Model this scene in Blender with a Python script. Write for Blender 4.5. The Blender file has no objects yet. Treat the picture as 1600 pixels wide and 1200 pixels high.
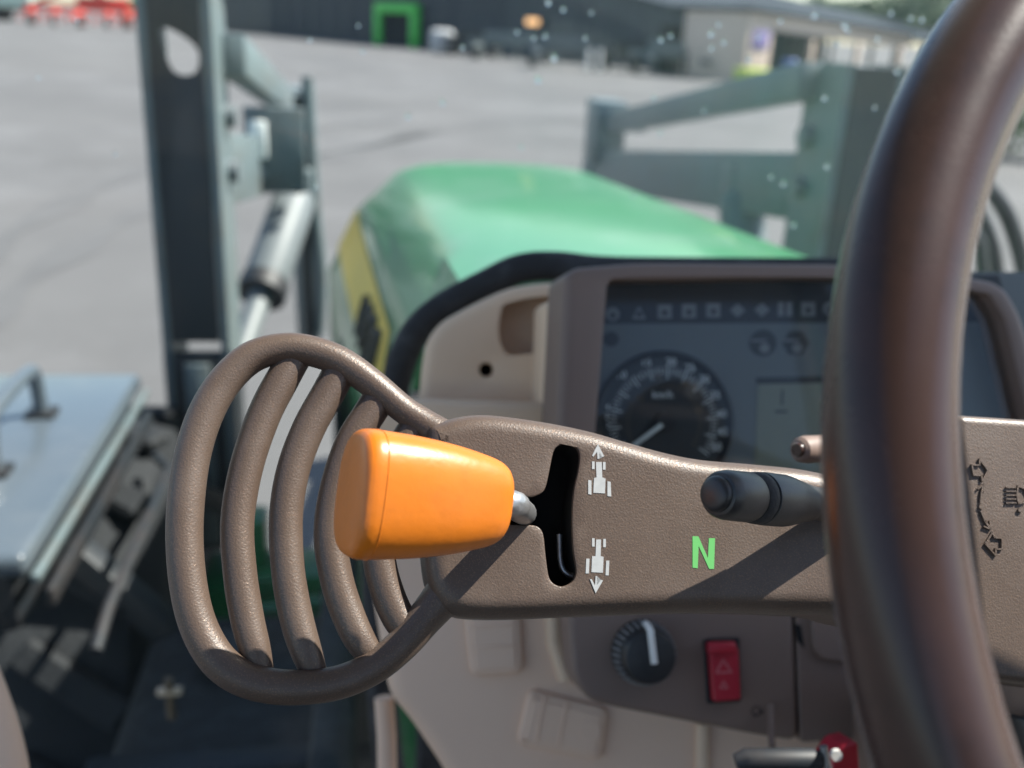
import bpy, bmesh, math, random
import numpy as np
from mathutils import Vector, Matrix
from mathutils.geometry import delaunay_2d_cdt
random.seed(7)
rng = np.random.default_rng(7)
SC = bpy.context.scene
COL = SC.collection

# ------------------------------------------------------------------ camera
F_PX = 1500.0
YAW, PITCH, ROLL = math.radians(9), math.radians(20.5), math.radians(3)
CAM = Vector((-0.37, 0.0, 2.0))
FW = Vector((math.sin(YAW)*math.cos(PITCH), math.cos(YAW)*math.cos(PITCH), -math.sin(PITCH)))
R0 = Vector((math.cos(YAW), -math.sin(YAW), 0)); U0 = R0.cross(FW)
RT = math.cos(ROLL)*R0 + math.sin(ROLL)*U0
UP = math.cos(ROLL)*U0 - math.sin(ROLL)*R0
cd = bpy.data.cameras.new('camera'); cam = bpy.data.objects.new('camera', cd); COL.objects.link(cam)
cam.matrix_world = Matrix(((RT.x, UP.x, -FW.x, CAM.x), (RT.y, UP.y, -FW.y, CAM.y), (RT.z, UP.z, -FW.z, CAM.z), (0, 0, 0, 1)))
cd.sensor_width = 36; cd.lens = 36*F_PX/1600; cd.clip_start = 0.01; cd.clip_end = 3000
cd.dof.use_dof = True; cd.dof.focus_distance = 0.358; cd.dof.aperture_fstop = 6.7
SC.camera = cam

# ------------------------------------------------------------------ light
SUN = Vector((0.60, 0.06, 0.78)).normalized()
EL = math.asin(SUN.z); AZ = math.atan2(SUN.x, SUN.y)
w = bpy.data.worlds.new('World'); SC.world = w; w.use_nodes = True
nt = w.node_tree; bg = nt.nodes['Background']
sky = nt.nodes.new('ShaderNodeTexSky'); sky.sky_type = 'NISHITA'; sky.sun_disc = False
sky.sun_elevation = EL; sky.sun_rotation = AZ; sky.dust_density = 0.6; sky.air_density = 1.0
nt.links.new(sky.outputs[0], bg.inputs[0]); bg.inputs[1].default_value = 0.09
sl = bpy.data.lights.new('sun', 'SUN'); sl.energy = 5.0; sl.angle = math.radians(0.55); sl.color = (1, .95, .87)
so = bpy.data.objects.new('sun', sl); COL.objects.link(so)
so.rotation_euler = (-SUN).to_track_quat('-Z', 'Y').to_euler(); so.location = (4, -3, 8)
SC.view_settings.view_transform = 'Standard'; SC.view_settings.look = 'None'
SC.view_settings.exposure = 1.4; SC.view_settings.gamma = 1

# ------------------------------------------------------------------ helpers: placing
def ray(px, py):
    px, py = float(px), float(py)
    return FW + (px-800)/F_PX*RT - (py-600)/F_PX*UP
def P(px, py, d): return CAM + d*ray(px, py)
def PY(px, py, y): v = ray(px, py); return CAM + v*((y-CAM.y)/v.y)
def PZ(px, py, z): v = ray(px, py); return CAM + v*((z-CAM.z)/v.z)

class Plane:
    """a real working plane: origin, normal (towards the driver), in-plane axes"""
    def __init__(s, o, n):
        s.o = Vector(o); s.n = Vector(n).normalized()
        s.a = Vector((0, 0, 1)).cross(s.n).normalized(); s.a = s.a if s.a.x > 0 else -s.a
        s.b = s.n.cross(s.a).normalized()
    def uv(s, px, py, off=0.0):
        v = ray(px, py); t = (s.o + off*s.n - CAM).dot(s.n)/v.dot(s.n)
        d = CAM + t*v - s.o
        return (d.dot(s.a), d.dot(s.b))
    def uvs(s, pts, off=0.0): return [s.uv(x, y, off) for x, y in pts]
    def w(s, u, v, h=0.0): return s.o + float(u)*s.a + float(v)*s.b + float(h)*s.n
    def at(s, px, py, off=0.0): u, v = s.uv(px, py, off); return s.w(u, v, off)
    def k(s, px, py):                       # metres per pixel there
        a = s.at(px, py); return (a-CAM).dot(FW)/F_PX

def spline(pts, n=6, closed=True):
    out = []; N = len(pts); P_ = [np.array(p, float) for p in pts]
    rngi = range(N) if closed else range(N-1)
    for i in rngi:
        if closed: p0, p1, p2, p3 = P_[(i-1) % N], P_[i], P_[(i+1) % N], P_[(i+2) % N]
        else: p0, p1, p2, p3 = P_[max(i-1, 0)], P_[i], P_[i+1], P_[min(i+2, N-1)]
        for k in range(n):
            t = k/n
            out.append(0.5*((2*p1) + (-p0+p2)*t + (2*p0-5*p1+4*p2-p3)*t*t + (-p0+3*p1-3*p2+p3)*t**3))
    if not closed: out.append(P_[-1])
    return [tuple(p) for p in out]

def rpoly(pts, r, seg=6):
    out = []; N = len(pts)
    for i in range(N):
        p = np.array(pts[i], float); a = np.array(pts[i-1], float); b = np.array(pts[(i+1) % N], float)
        rr = r[i] if isinstance(r, (list, tuple)) else r
        da, db = a-p, b-p; la, lb = np.linalg.norm(da), np.linalg.norm(db)
        q = min(rr, la*.45, lb*.45)
        if q < 1e-7: out.append(tuple(p)); continue
        p0, p1 = p+da/la*q, p+db/lb*q
        for k in range(seg+1):
            t = k/seg; out.append(tuple((1-t)**2*p0 + 2*t*(1-t)*p + t*t*p1))
    return out

def area(poly):
    s = 0
    for i in range(len(poly)):
        x0, y0 = poly[i-1]; x1, y1 = poly[i]; s += x0*y1-x1*y0
    return s/2
def ccw(poly): return poly if area(poly) > 0 else poly[::-1]
def dedupe(poly, eps=1e-6):
    out = []
    for p in poly:
        if not out or (abs(p[0]-out[-1][0])+abs(p[1]-out[-1][1])) > eps: out.append(p)
    if (abs(out[0][0]-out[-1][0])+abs(out[0][1]-out[-1][1])) < eps: out.pop()
    return out
def inset(poly, d):
    N = len(poly); out = []
    for i in range(N):
        a, p, b = np.array(poly[i-1]), np.array(poly[i]), np.array(poly[(i+1) % N])
        e0, e1 = p-a, b-p; e0 /= np.linalg.norm(e0)+1e-12; e1 /= np.linalg.norm(e1)+1e-12
        n0, n1 = np.array((-e0[1], e0[0])), np.array((-e1[1], e1[0]))
        m = n0+n1; l = np.linalg.norm(m)
        m = n0 if l < 1e-6 else m/l
        c = max(m.dot(n0), .5)
        out.append(tuple(p + m*d/c))
    return out
def inside(pt, poly):
    x, y = pt; r = False; j = len(poly)-1
    for i in range(len(poly)):
        xi, yi = poly[i]; xj, yj = poly[j]
        if (yi > y) != (yj > y) and x < (xj-xi)*(y-yi)/(yj-yi)+xi: r = not r
        j = i
    return r

# ------------------------------------------------------------------ helpers: objects
def mesh_obj(name, verts, faces, m, parent=None, smooth=True, sharp=None):
    me = bpy.data.meshes.new(name); me.from_pydata([tuple(v) for v in verts], [], faces); me.validate()
    me.update()
    o = bpy.data.objects.new(name, me); COL.objects.link(o)
    if m: me.materials.append(m)
    if smooth:
        for p in me.polygons: p.use_smooth = True
        if sharp: me.set_sharp_from_angle(angle=math.radians(sharp))
    if parent: o.parent = parent; o.matrix_parent_inverse = parent.matrix_world.inverted()
    return o
def bm_obj(name, bm, m, parent=None, smooth=True, sharp=35):
    bmesh.ops.recalc_face_normals(bm, faces=bm.faces)
    me = bpy.data.meshes.new(name); bm.to_mesh(me); bm.free()
    o = bpy.data.objects.new(name, me); COL.objects.link(o)
    if m: me.materials.append(m)
    if smooth:
        for p in me.polygons: p.use_smooth = True
        me.set_sharp_from_angle(angle=math.radians(sharp))
    if parent: o.parent = parent; o.matrix_parent_inverse = parent.matrix_world.inverted()
    return o
def tag(o, label=None, cat=None, group=None, kind=None):
    if label: o['label'] = label
    if cat: o['category'] = cat
    if group: o['group'] = group
    if kind: o['kind'] = kind
    return o
def thing(name, label, cat, loc, group=None):
    o = bpy.data.objects.new(name, None); COL.objects.link(o); o.location = loc; o.empty_display_size = .05
    o.matrix_world = Matrix.Translation(Vector(loc))
    return tag(o, label, cat, group)

def add_tube(bm, path, rad, seg=12, closed=False, flat=None):
    path = [Vector(p) for p in path]; N = len(path)
    rads = [float(x) for x in rad] if hasattr(rad, '__len__') else [float(rad)]*N
    tang = []
    for i in range(N):
        a = path[(i-1) % N] if (closed or i > 0) else path[i]; b = path[(i+1) % N] if (closed or i < N-1) else path[i]
        tang.append((b-a).normalized())
    ref = Vector((0, 0, 1)) if abs(tang[0].z) < .9 else Vector((1, 0, 0))
    nrm = (ref - tang[0]*ref.dot(tang[0])).normalized(); rings = []
    for i in range(N):
        nrm = (nrm - tang[i]*nrm.dot(tang[i])).normalized(); bi = tang[i].cross(nrm)
        rings.append([bm.verts.new(path[i] + rads[i]*(math.cos(2*math.pi*k/seg)*nrm + math.sin(2*math.pi*k/seg)*bi)) for k in range(seg)])
    for i in range(N if closed else N-1):
        A, B = rings[i], rings[(i+1) % N]
        off = 0
        if closed and i == N-1:
            off = min(range(seg), key=lambda s: (A[0].co-B[s].co).length)
        for k in range(seg):
            bm.faces.new((A[k], A[(k+1) % seg], B[(k+1+off) % seg], B[(k+off) % seg]))
    if not closed:
        bm.faces.new(rings[0][::-1]); bm.faces.new(rings[-1])
def tube(name, path, rad, m, parent=None, seg=12, closed=False):
    bm = bmesh.new(); add_tube(bm, path, rad, seg, closed); return bm_obj(name, bm, m, parent, True, 50)
def lathe(name, o, d, prof, m, parent=None, seg=32, sharp=35):
    """prof: (distance along d, radius)"""
    d = Vector(d).normalized(); ref = Vector((0, 0, 1)) if abs(d.z) < .9 else Vector((1, 0, 0))
    a = (ref-d*ref.dot(d)).normalized(); b = d.cross(a); bm = bmesh.new(); rings = []
    for t, r in prof:
        c = Vector(o)+d*t
        if r < 1e-6: rings.append([bm.verts.new(c)])
        else: rings.append([bm.verts.new(c + r*(math.cos(2*math.pi*k/seg)*a+math.sin(2*math.pi*k/seg)*b)) for k in range(seg)])
    for A, B in zip(rings[:-1], rings[1:]):
        for k in range(seg):
            k2 = (k+1) % seg
            if len(A) == 1 and len(B) == 1: continue
            if len(A) == 1: bm.faces.new((A[0], B[k2], B[k]))
            elif len(B) == 1: bm.faces.new((A[k], A[k2], B[0]))
            else: bm.faces.new((A[k], A[k2], B[k2], B[k]))
    if len(rings[0]) > 1: bm.faces.new(rings[0][::-1])
    if len(rings[-1]) > 1: bm.faces.new(rings[-1])
    return bm_obj(name, bm, m, parent, True, sharp)
def add_box(bm, c, s, ax=None, bev=0.0, seg=2):
    ax = ax or (Vector((1, 0, 0)), Vector((0, 1, 0)), Vector((0, 0, 1))); c = Vector(c)
    vs = [bm.verts.new(c + ax[0]*s[0]/2*i + ax[1]*s[1]/2*j + ax[2]*s[2]/2*k) for i in (-1, 1) for j in (-1, 1) for k in (-1, 1)]
    fs = [(0, 1, 3, 2), (4, 6, 7, 5), (0, 4, 5, 1), (2, 3, 7, 6), (0, 2, 6, 4), (1, 5, 7, 3)]
    faces = [bm.faces.new([vs[i] for i in f]) for f in fs]
    if bev > 0:
        es = list({e for f in faces for e in f.edges})
        bmesh.ops.bevel(bm, geom=es, offset=bev, segments=seg, affect='EDGES', profile=.5)
def box(name, c, s, m, parent=None, ax=None, bev=0.003, seg=2):
    bm = bmesh.new(); add_box(bm, c, s, ax, bev, seg); return bm_obj(name, bm, m, parent, True, 30)
def bar_ax(a, b, up=Vector((0, 0, 1))):
    d = (b-a).normalized(); x = d.cross(up).normalized(); return (x, d, x.cross(d))
def bar(name, a, b, wd, ht, m, parent=None, bev=.004, up=Vector((0, 0, 1))):
    a, b = Vector(a), Vector(b); return box(name, (a+b)/2, (wd, (b-a).length, ht), m, parent, bar_ax(a, b, up), bev)

def slab(name, pl, outline, top, thick, r, m, parent=None, holes=(), hole_depth=None, step=None, zf=None, seg=5, hole_bev=.0006, back=True):
    """a moulded panel: outline (u,v) on a plane, front face at height top, rounded rim of radius r,
    real thickness, optional holes with walls, front face meshed so that zf(u,v) can curve it"""
    out = ccw(dedupe(outline)); hs = [ccw(dedupe(h)) for h in holes]
    zf = zf or (lambda u, v: 0.0)
    V = []; Fc = []
    def ring(poly, h): i0 = len(V); V.extend((u, v, h+zf(u, v)) for u, v in poly); return list(range(i0, len(V)))
    rings = []
    rings.append(ring(out, top-thick))
    for k in range(seg+1):
        a = k/seg*math.pi/2
        rings.append(ring(inset(out, r*(1-math.cos(a))), top - r*(1-math.sin(a))))
    capout = inset(out, r*1.15+.0002); rings.append(ring(capout, top))
    N = len(out)
    for A, B in zip(rings[:-1], rings[1:]):
        for i in range(N): Fc.append((A[i], A[(i+1) % N], B[(i+1) % N], B[i]))
    if back: Fc.append(tuple(rings[0][::-1]))
    hrings = []; caph = []
    for h in hs:
        h0 = inset(h, -hole_bev*1.1); caph.append(h0)
        A = ring(h0, top); B = ring(inset(h, -hole_bev*.3), top-hole_bev*.3); B2 = ring(h, top-hole_bev); Cc = ring(h, top-(hole_depth or thick))
        n = len(h)
        for X, Y in ((A, B), (B, B2), (B2, Cc)):
            for i in range(n): Fc.append((X[(i+1) % n], X[i], Y[i], Y[(i+1) % n]))
        hrings.append(A)
    # cap through constrained Delaunay
    pts = [Vector(p) for p in capout]; edges = [(i, (i+1) % N) for i in range(N)]; idx = list(rings[-1])
    for h0, A in zip(caph, hrings):
        b0 = len(pts); pts += [Vector(p) for p in h0]; n = len(h0); edges += [(b0+i, b0+(i+1) % n) for i in range(n)]; idx += A
    if step:
        us = [p[0] for p in capout]; vs_ = [p[1] for p in capout]
        inn = inset(capout, step*.5); hin = [inset(h0, -step*.4) for h0 in caph]
        u = min(us)
        while u < max(us):
            v = min(vs_)
            while v < max(vs_):
                if inside((u, v), inn) and not any(inside((u, v), q) for q in hin):
                    pts.append(Vector((u, v))); idx.append(None)
                v += step
            u += step
    rv, re, rf, ov, oe, of = delaunay_2d_cdt(pts, edges, [], 0, 1e-8)
    mp = {}
    for i, src in enumerate(ov):
        j = next((idx[s] for s in src if s < len(idx) and idx[s] is not None), None)
        if j is None: j = len(V); V.append((rv[i].x, rv[i].y, top+zf(rv[i].x, rv[i].y)))
        mp[i] = j
    for f in rf:
        c = sum((rv[i] for i in f), Vector((0, 0)))/len(f)
        if not inside(c, capout) or any(inside(c, h0) for h0 in caph): continue
        Fc.append(tuple(mp[i] for i in f))
    bm = bmesh.new(); bv = [bm.verts.new(pl.w(*v)) for v in V]
    for f in Fc:
        try: bm.faces.new([bv[i] for i in f])
        except ValueError: pass
    lo = [v for v in bm.verts if not v.link_faces]
    for v in lo: bm.verts.remove(v)
    bmesh.ops.triangulate(bm, faces=[f for f in bm.faces if len(f.verts) > 4])
    return bm_obj(name, bm, m, parent, True, 40)

def decal(name, pl, polys, h, t, m, parent=None):
    """flat raised marks: list of (u,v) polygons, height h on plane, thickness t"""
    bm = bmesh.new()
    for poly in polys:
        poly = ccw(dedupe(poly)); n = len(poly)
        a = [bm.verts.new(pl.w(u, v, h)) for u, v in poly]; b = [bm.verts.new(pl.w(u, v, h+t)) for u, v in poly]
        bm.faces.new(b); bm.faces.new(a[::-1])
        for i in range(n): bm.faces.new((a[i], a[(i+1) % n], b[(i+1) % n], b[i]))
    bmesh.ops.triangulate(bm, faces=[f for f in bm.faces if len(f.verts) > 4])
    return bm_obj(name, bm, m, parent, False)
def stroke(pts, wd, closed=False):
    """a polyline of width wd as quads"""
    out = []; n = len(pts)
    for i in range(n if closed else n-1):
        a, b = np.array(pts[i], float), np.array(pts[(i+1) % n], float); d = (b-a)/np.linalg.norm(b-a); q = np.array((-d[1], d[0]))*wd/2; e = d*wd*.5
        out.append([tuple(a-e+q), tuple(a-e-q), tuple(b+e-q), tuple(b+e+q)])
    return out
def text(name, s, o, ax, ay, size, m, parent=None, ext=.0002, align='CENTER'):
    cu = bpy.data.curves.new('t', 'FONT'); cu.body = s; cu.size = size; cu.extrude = ext; cu.align_x = align; cu.align_y = 'CENTER'; cu.resolution_u = 3
    t = bpy.data.objects.new('t', cu); COL.objects.link(t)
    dg = bpy.context.evaluated_depsgraph_get(); me = bpy.data.meshes.new_from_object(t.evaluated_get(dg))
    bpy.data.objects.remove(t); bpy.data.curves.remove(cu)
    az = ax.cross(ay)
    M = Matrix(((ax.x, ay.x, az.x, o.x), (ax.y, ay.y, az.y, o.y), (ax.z, ay.z, az.z, o.z), (0, 0, 0, 1)))
    me.transform(M); ob = bpy.data.objects.new(name, me); COL.objects.link(ob); me.name = name
    me.materials.clear(); me.materials.append(m)
    if parent: ob.parent = parent; ob.matrix_parent_inverse = parent.matrix_world.inverted()
    return ob

# ------------------------------------------------------------------ materials
def mat(name, col, rough=.5, metal=0.0, var=0.12, vscale=8.0, bump=0.0, bscale=400.0, spec=.5, coat=0.0, emit=None, es=0.0, dirt=None, dscale=6.0, damt=.5):
    m = bpy.data.materials.new(name); m.use_nodes = True; n = m.node_tree.nodes; l = m.node_tree.links
    b = n['Principled BSDF']; b.inputs['Roughness'].default_value = rough; b.inputs['Metallic'].default_value = metal
    b.inputs['Specular IOR Level'].default_value = spec; b.inputs['Coat Weight'].default_value = coat; b.inputs['Coat Roughness'].default_value = .08
    tc = n.new('ShaderNodeTexCoord'); nz = n.new('ShaderNodeTexNoise'); nz.inputs['Scale'].default_value = vscale; nz.inputs['Detail'].default_value = 6
    l.new(tc.outputs['Object'], nz.inputs['Vector'])
    mx = n.new('ShaderNodeMix'); mx.data_type = 'RGBA'
    mx.inputs[6].default_value = (*[c*(1-var) for c in col], 1); mx.inputs[7].default_value = (*[min(1, c*(1+var)) for c in col], 1)
    l.new(nz.outputs['Fac'], mx.inputs[0]); last = mx.outputs[2]
    if dirt:
        n2 = n.new('ShaderNodeTexNoise'); n2.inputs['Scale'].default_value = dscale; n2.inputs['Detail'].default_value = 9; n2.inputs['Roughness'].default_value = .7
        l.new(tc.outputs['Object'], n2.inputs['Vector'])
        rp = n.new('ShaderNodeValToRGB'); rp.color_ramp.elements[0].position = .48; rp.color_ramp.elements[1].position = .72
        rp.color_ramp.elements[0].color = (0, 0, 0, 1); rp.color_ramp.elements[1].color = (damt, damt, damt, 1)
        l.new(n2.outputs['Fac'], rp.inputs[0]); m2 = n.new('ShaderNodeMix'); m2.data_type = 'RGBA'
        m2.inputs[7].default_value = (*dirt, 1); l.new(rp.outputs[0], m2.inputs[0]); l.new(last, m2.inputs[6]); last = m2.outputs[2]
    l.new(last, b.inputs['Base Color'])
    rm = n.new('ShaderNodeMapRange'); rm.inputs['To Min'].default_value = max(0.02, rough-.07); rm.inputs['To Max'].default_value = min(1, rough+.07)
    l.new(nz.outputs['Fac'], rm.inputs['Value']); l.new(rm.outputs[0], b.inputs['Roughness'])
    if bump:
        n3 = n.new('ShaderNodeTexNoise'); n3.inputs['Scale'].default_value = bscale; n3.inputs['Detail'].default_value = 3
        l.new(tc.outputs['Object'], n3.inputs['Vector']); bp = n.new('ShaderNodeBump'); bp.inputs['Strength'].default_value = bump; bp.inputs['Distance'].default_value = .6/bscale
        l.new(n3.outputs['Fac'], bp.inputs['Height']); l.new(bp.outputs[0], b.inputs['Normal'])
    if emit: b.inputs['Emission Color'].default_value = (*emit, 1); b.inputs['Emission Strength'].default_value = es
    return m

def flake_mat(name, col, rough=.42):
    """moulded plastic with tiny pale flakes and a fine grain"""
    m = mat(name, col, rough, var=.14, vscale=22, bump=.0, dirt=(.21, .175, .15), dscale=16, damt=.22); n = m.node_tree.nodes; l = m.node_tree.links; b = n['Principled BSDF']
    tc = next(x for x in n if x.type == 'TEX_COORD'); base = b.inputs['Base Color'].links[0].from_socket
    vo = n.new('ShaderNodeTexVoronoi'); vo.inputs['Scale'].default_value = 2600; l.new(tc.outputs['Object'], vo.inputs['Vector'])
    sp = n.new('ShaderNodeSeparateColor'); l.new(vo.outputs['Color'], sp.inputs[0])
    rp = n.new('ShaderNodeValToRGB'); e = rp.color_ramp.elements; e[0].position = .80; e[0].color = (0, 0, 0, 1); e[1].position = .97; e[1].color = (1, 1, 1, 1)
    l.new(sp.outputs[0], rp.inputs[0])
    mx = n.new('ShaderNodeMix'); mx.data_type = 'RGBA'; mx.inputs[7].default_value = (col[0]*2.0, col[1]*2.0, col[2]*2.0, 1)
    l.new(rp.outputs[0], mx.inputs[0]); l.new(base, mx.inputs[6]); l.new(mx.outputs[2], b.inputs['Base Color'])
    mm = n.new('ShaderNodeMath'); mm.operation = 'MULTIPLY'; mm.inputs[1].default_value = .55; l.new(rp.outputs[0], mm.inputs[0]); l.new(mm.outputs[0], b.inputs['Metallic'])
    n3 = n.new('ShaderNodeTexNoise'); n3.inputs['Scale'].default_value = 1300; n3.inputs['Detail'].default_value = 4; l.new(tc.outputs['Object'], n3.inputs['Vector'])
    bp = n.new('ShaderNodeBump'); bp.inputs['Strength'].default_value = .35; bp.inputs['Distance'].default_value = .0005
    l.new(n3.outputs['Fac'], bp.inputs['Height']); l.new(bp.outputs[0], b.inputs['Normal'])
    return m

def glass_mat(name, tint=(.95, .97, .96), dirt=.05, refl=.5):
    m = bpy.data.materials.new(name); m.use_nodes = True; n = m.node_tree.nodes; l = m.node_tree.links; n.clear()
    out = n.new('ShaderNodeOutputMaterial'); tr = n.new('ShaderNodeBsdfTransparent'); tr.inputs[0].default_value = (*tint, 1)
    gl = n.new('ShaderNodeBsdfGlossy'); gl.inputs['Roughness'].default_value = .02
    fr = n.new('ShaderNodeFresnel'); fr.inputs[0].default_value = 1.45; mu = n.new('ShaderNodeMath'); mu.operation = 'MULTIPLY'; mu.inputs[1].default_value = refl
    l.new(fr.outputs[0], mu.inputs[0]); m1 = n.new('ShaderNodeMixShader'); l.new(mu.outputs[0], m1.inputs[0]); l.new(tr.outputs[0], m1.inputs[1]); l.new(gl.outputs[0], m1.inputs[2])
    if dirt:
        df = n.new('ShaderNodeBsdfDiffuse'); df.inputs[0].default_value = (.62, .66, .62, 1); tl = n.new('ShaderNodeBsdfTranslucent'); tl.inputs[0].default_value = (.62, .66, .62, 1)
        m0 = n.new('ShaderNodeMixShader'); m0.inputs[0].default_value = .6; l.new(df.outputs[0], m0.inputs[1]); l.new(tl.outputs[0], m0.inputs[2])
        tc = n.new('ShaderNodeTexCoord'); mpn = n.new('ShaderNodeMapping'); mpn.inputs['Scale'].default_value = (9, 9, 2.2); l.new(tc.outputs['Object'], mpn.inputs[0])
        nz = n.new('ShaderNodeTexNoise'); nz.inputs['Scale'].default_value = 1.0; nz.inputs['Detail'].default_value = 7; l.new(mpn.outputs[0], nz.inputs['Vector'])
        mr = n.new('ShaderNodeMapRange'); mr.inputs['From Min'].default_value = .3; mr.inputs['From Max'].default_value = .75; mr.inputs['To Min'].default_value = dirt*.35; mr.inputs['To Max'].default_value = dirt*1.9
        l.new(nz.outputs['Fac'], mr.inputs['Value']); sx_ = n.new('ShaderNodeSeparateXYZ'); l.new(tc.outputs['Object'], sx_.inputs[0])
        gx = n.new('ShaderNodeMapRange'); gx.interpolation_type = 'SMOOTHSTEP'; gx.inputs['From Min'].default_value = -.62; gx.inputs['From Max'].default_value = .05; gx.inputs['To Min'].default_value = .12; gx.inputs['To Max'].default_value = 1.0; l.new(sx_.outputs[0], gx.inputs['Value'])
        mg = n.new('ShaderNodeMath'); mg.operation = 'MULTIPLY'; l.new(mr.outputs[0], mg.inputs[0]); l.new(gx.outputs[0], mg.inputs[1])
        m2 = n.new('ShaderNodeMixShader'); l.new(mg.outputs[0], m2.inputs[0]); l.new(m1.outputs[0], m2.inputs[1]); l.new(m0.outputs[0], m2.inputs[2])
        l.new(m2.outputs[0], out.inputs[0])
    else: l.new(m1.outputs[0], out.inputs[0])
    return m

M = {}
M['flake'] = flake_mat('brown flaked plastic', (.080, .055, .041))
M['brown'] = mat('mauve brown plastic', (.18, .125, .10), .55, bump=.15, bscale=1500)
M['rim'] = mat('steering wheel grip', (.042, .021, .016), .27, bump=.08, bscale=900, var=.3, vscale=25, spec=.38, dirt=(.02, .012, .010), dscale=40, damt=.7)
rb = M['rim'].node_tree.nodes['Principled BSDF']; rb.inputs['Sheen Weight'].default_value = .2; rb.inputs['Sheen Roughness'].default_value = .35; rb.inputs['Sheen Tint'].default_value = (.9, .92, .88, 1)
M['orange'] = mat('orange plastic', (.56, .15, .009), .36, var=.08, vscale=60, bump=.05, bscale=300, dirt=(.30, .085, .012), dscale=110, damt=.25)
M['steel'] = mat('worn steel', (.42, .42, .42), .38, metal=.9, var=.3, vscale=300, bump=.2, bscale=700)
M['black'] = mat('black plastic', (.018, .018, .019), .42, bump=.1, bscale=1200, dirt=(.09, .085, .075), dscale=60, damt=.25)
M['rubber'] = mat('black rubber', (.016, .016, .017), .75, bump=.4, bscale=500, dirt=(.08, .085, .09), dscale=30, damt=.5)
M['void'] = mat('recess shade black', (.004, .004, .004), .9)  # near-black stands in for shade inside slots, gaps and the socket
M['beige'] = mat('beige plastic', (.70, .51, .35), .6, bump=.2, bscale=1400, var=.05)
M['beige2'] = mat('pinkish beige plastic', (.74, .52, .375), .6, bump=.2, bscale=1400, var=.05)
M['gauge'] = mat('slate gauge face', (.11, .125, .125), .5, var=.08)
M['gblack'] = mat('black gauge print', (.008, .009, .011), .45)
M['dial'] = mat('dark dial', (.018, .022, .024), .5)
M['ticks'] = mat('pale dial print', (.72, .75, .72), .6)
M['otick'] = mat('tan dial print', (.16, .105, .06), .6)
M['needle'] = mat('dial needle', (.62, .66, .62), .5)
M['icon'] = mat('dim warning symbol', (.17, .175, .175), .6)
M['lcd'] = mat('lcd glass', (.17, .18, .13), .35)
M['silver'] = mat('silver print', (.40, .41, .41), .45, metal=.2, var=.12, vscale=400)
M['nlit'] = mat('lit green letter', (.10, .30, .10), .4, emit=(.16, .95, .17), es=.07)
M['rib'] = mat('grey knob rib', (.20, .20, .20), .5)
M['red'] = mat('red switch plastic', (.40, .018, .035), .42)
M['redpale'] = mat('pale red print', (.55, .16, .17), .5)
M['white'] = mat('white plastic', (.75, .74, .70), .5)
M['green'] = mat('green bonnet paint', (.030, .22, .062), .36, var=.1, vscale=3, coat=.5, spec=.6, dirt=(.17, .30, .20), dscale=5, damt=.5)
M['dgreen'] = mat('green chassis paint', (.012, .16, .045), .35, coat=.3)
M['yellow'] = mat('yellow decal', (.85, .60, .10), .5, var=.1)
M['decalink'] = mat('black decal print', (.03, .03, .03), .5)
M['loader'] = mat('grey loader paint', (.12, .155, .165), .45, var=.2, vscale=5, dirt=(.12, .08, .05), dscale=9, damt=.5)
M['dark_and_unlit'] = mat('dark paint and unlit loader plate', (.013, .017, .022), .55, var=.25, vscale=6, dirt=(.06, .04, .03), dscale=7, damt=.5)  # shade of the tower rear put into the colour; also real dark parts
M['chrome'] = mat('cylinder silver', (.14, .16, .17), .5, metal=0.0)
M['tyre'] = mat('shade-darkened tyre rubber', (.010, .012, .015), .8, bump=.4, bscale=90, var=.3, vscale=9, dirt=(.03, .034, .04), dscale=6, damt=.4)  # base lowered to stand for shade over the front tyre
M['boxlid'] = mat('grey painted lid', (.075, .095, .115), .30, var=.12, vscale=4, coat=.3, dirt=(.13, .14, .15), dscale=5, damt=.4)
M['hose'] = mat('hydraulic hose', (.02, .02, .022), .5)
M['glass'] = glass_mat('windscreen glass', dirt=.05, refl=.28)
M['lens'] = glass_mat('cluster lens', (.97, .98, .98), dirt=0.0, refl=.4)
M['roof'] = mat('headliner', (.42, .38, .33), .8)
# ---- drop
dm = bpy.data.materials.new('water drop'); dm.use_nodes = True; b = dm.node_tree.nodes['Principled BSDF']
b.inputs['Transmission Weight'].default_value = 1; b.inputs['IOR'].default_value = 1.33; b.inputs['Roughness'].default_value = .02; b.inputs['Base Color'].default_value = (1, 1, 1, 1)
M['drop'] = dm

# ------------------------------------------------------------------ ground
def asphalt():
    m = mat('weathered tarmac', (.100, .097, .097), .85, var=.3, vscale=.35, dirt=(.165, .162, .166), dscale=.22, damt=.8)
    n = m.node_tree.nodes; l = m.node_tree.links; b = n['Principled BSDF']; tc = next(x for x in n if x.type == 'TEX_COORD')
    base = b.inputs['Base Color'].links[0].from_socket
    nz = n.new('ShaderNodeTexNoise'); nz.inputs['Scale'].default_value = 60; nz.inputs['Detail'].default_value = 6; l.new(tc.outputs['Object'], nz.inputs['Vector'])
    mr = n.new('ShaderNodeMapRange'); mr.inputs['To Min'].default_value = .75; mr.inputs['To Max'].default_value = 1.25; l.new(nz.outputs['Fac'], mr.inputs['Value'])
    mx = n.new('ShaderNodeMix'); mx.data_type = 'RGBA'; mx.blend_type = 'MULTIPLY'; mx.inputs[0].default_value = 1
    l.new(base, mx.inputs[6]); l.new(mr.outputs[0], mx.inputs[7]); l.new(mx.outputs[2], b.inputs['Base Color'])
    bp = n.new('ShaderNodeBump'); bp.inputs['Strength'].default_value = .4; bp.inputs['Distance'].default_value = .01; l.new(nz.outputs['Fac'], bp.inputs['Height']); l.new(bp.outputs[0], b.inputs['Normal'])
    return m
M['tarmac'] = asphalt()
S = 900
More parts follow.
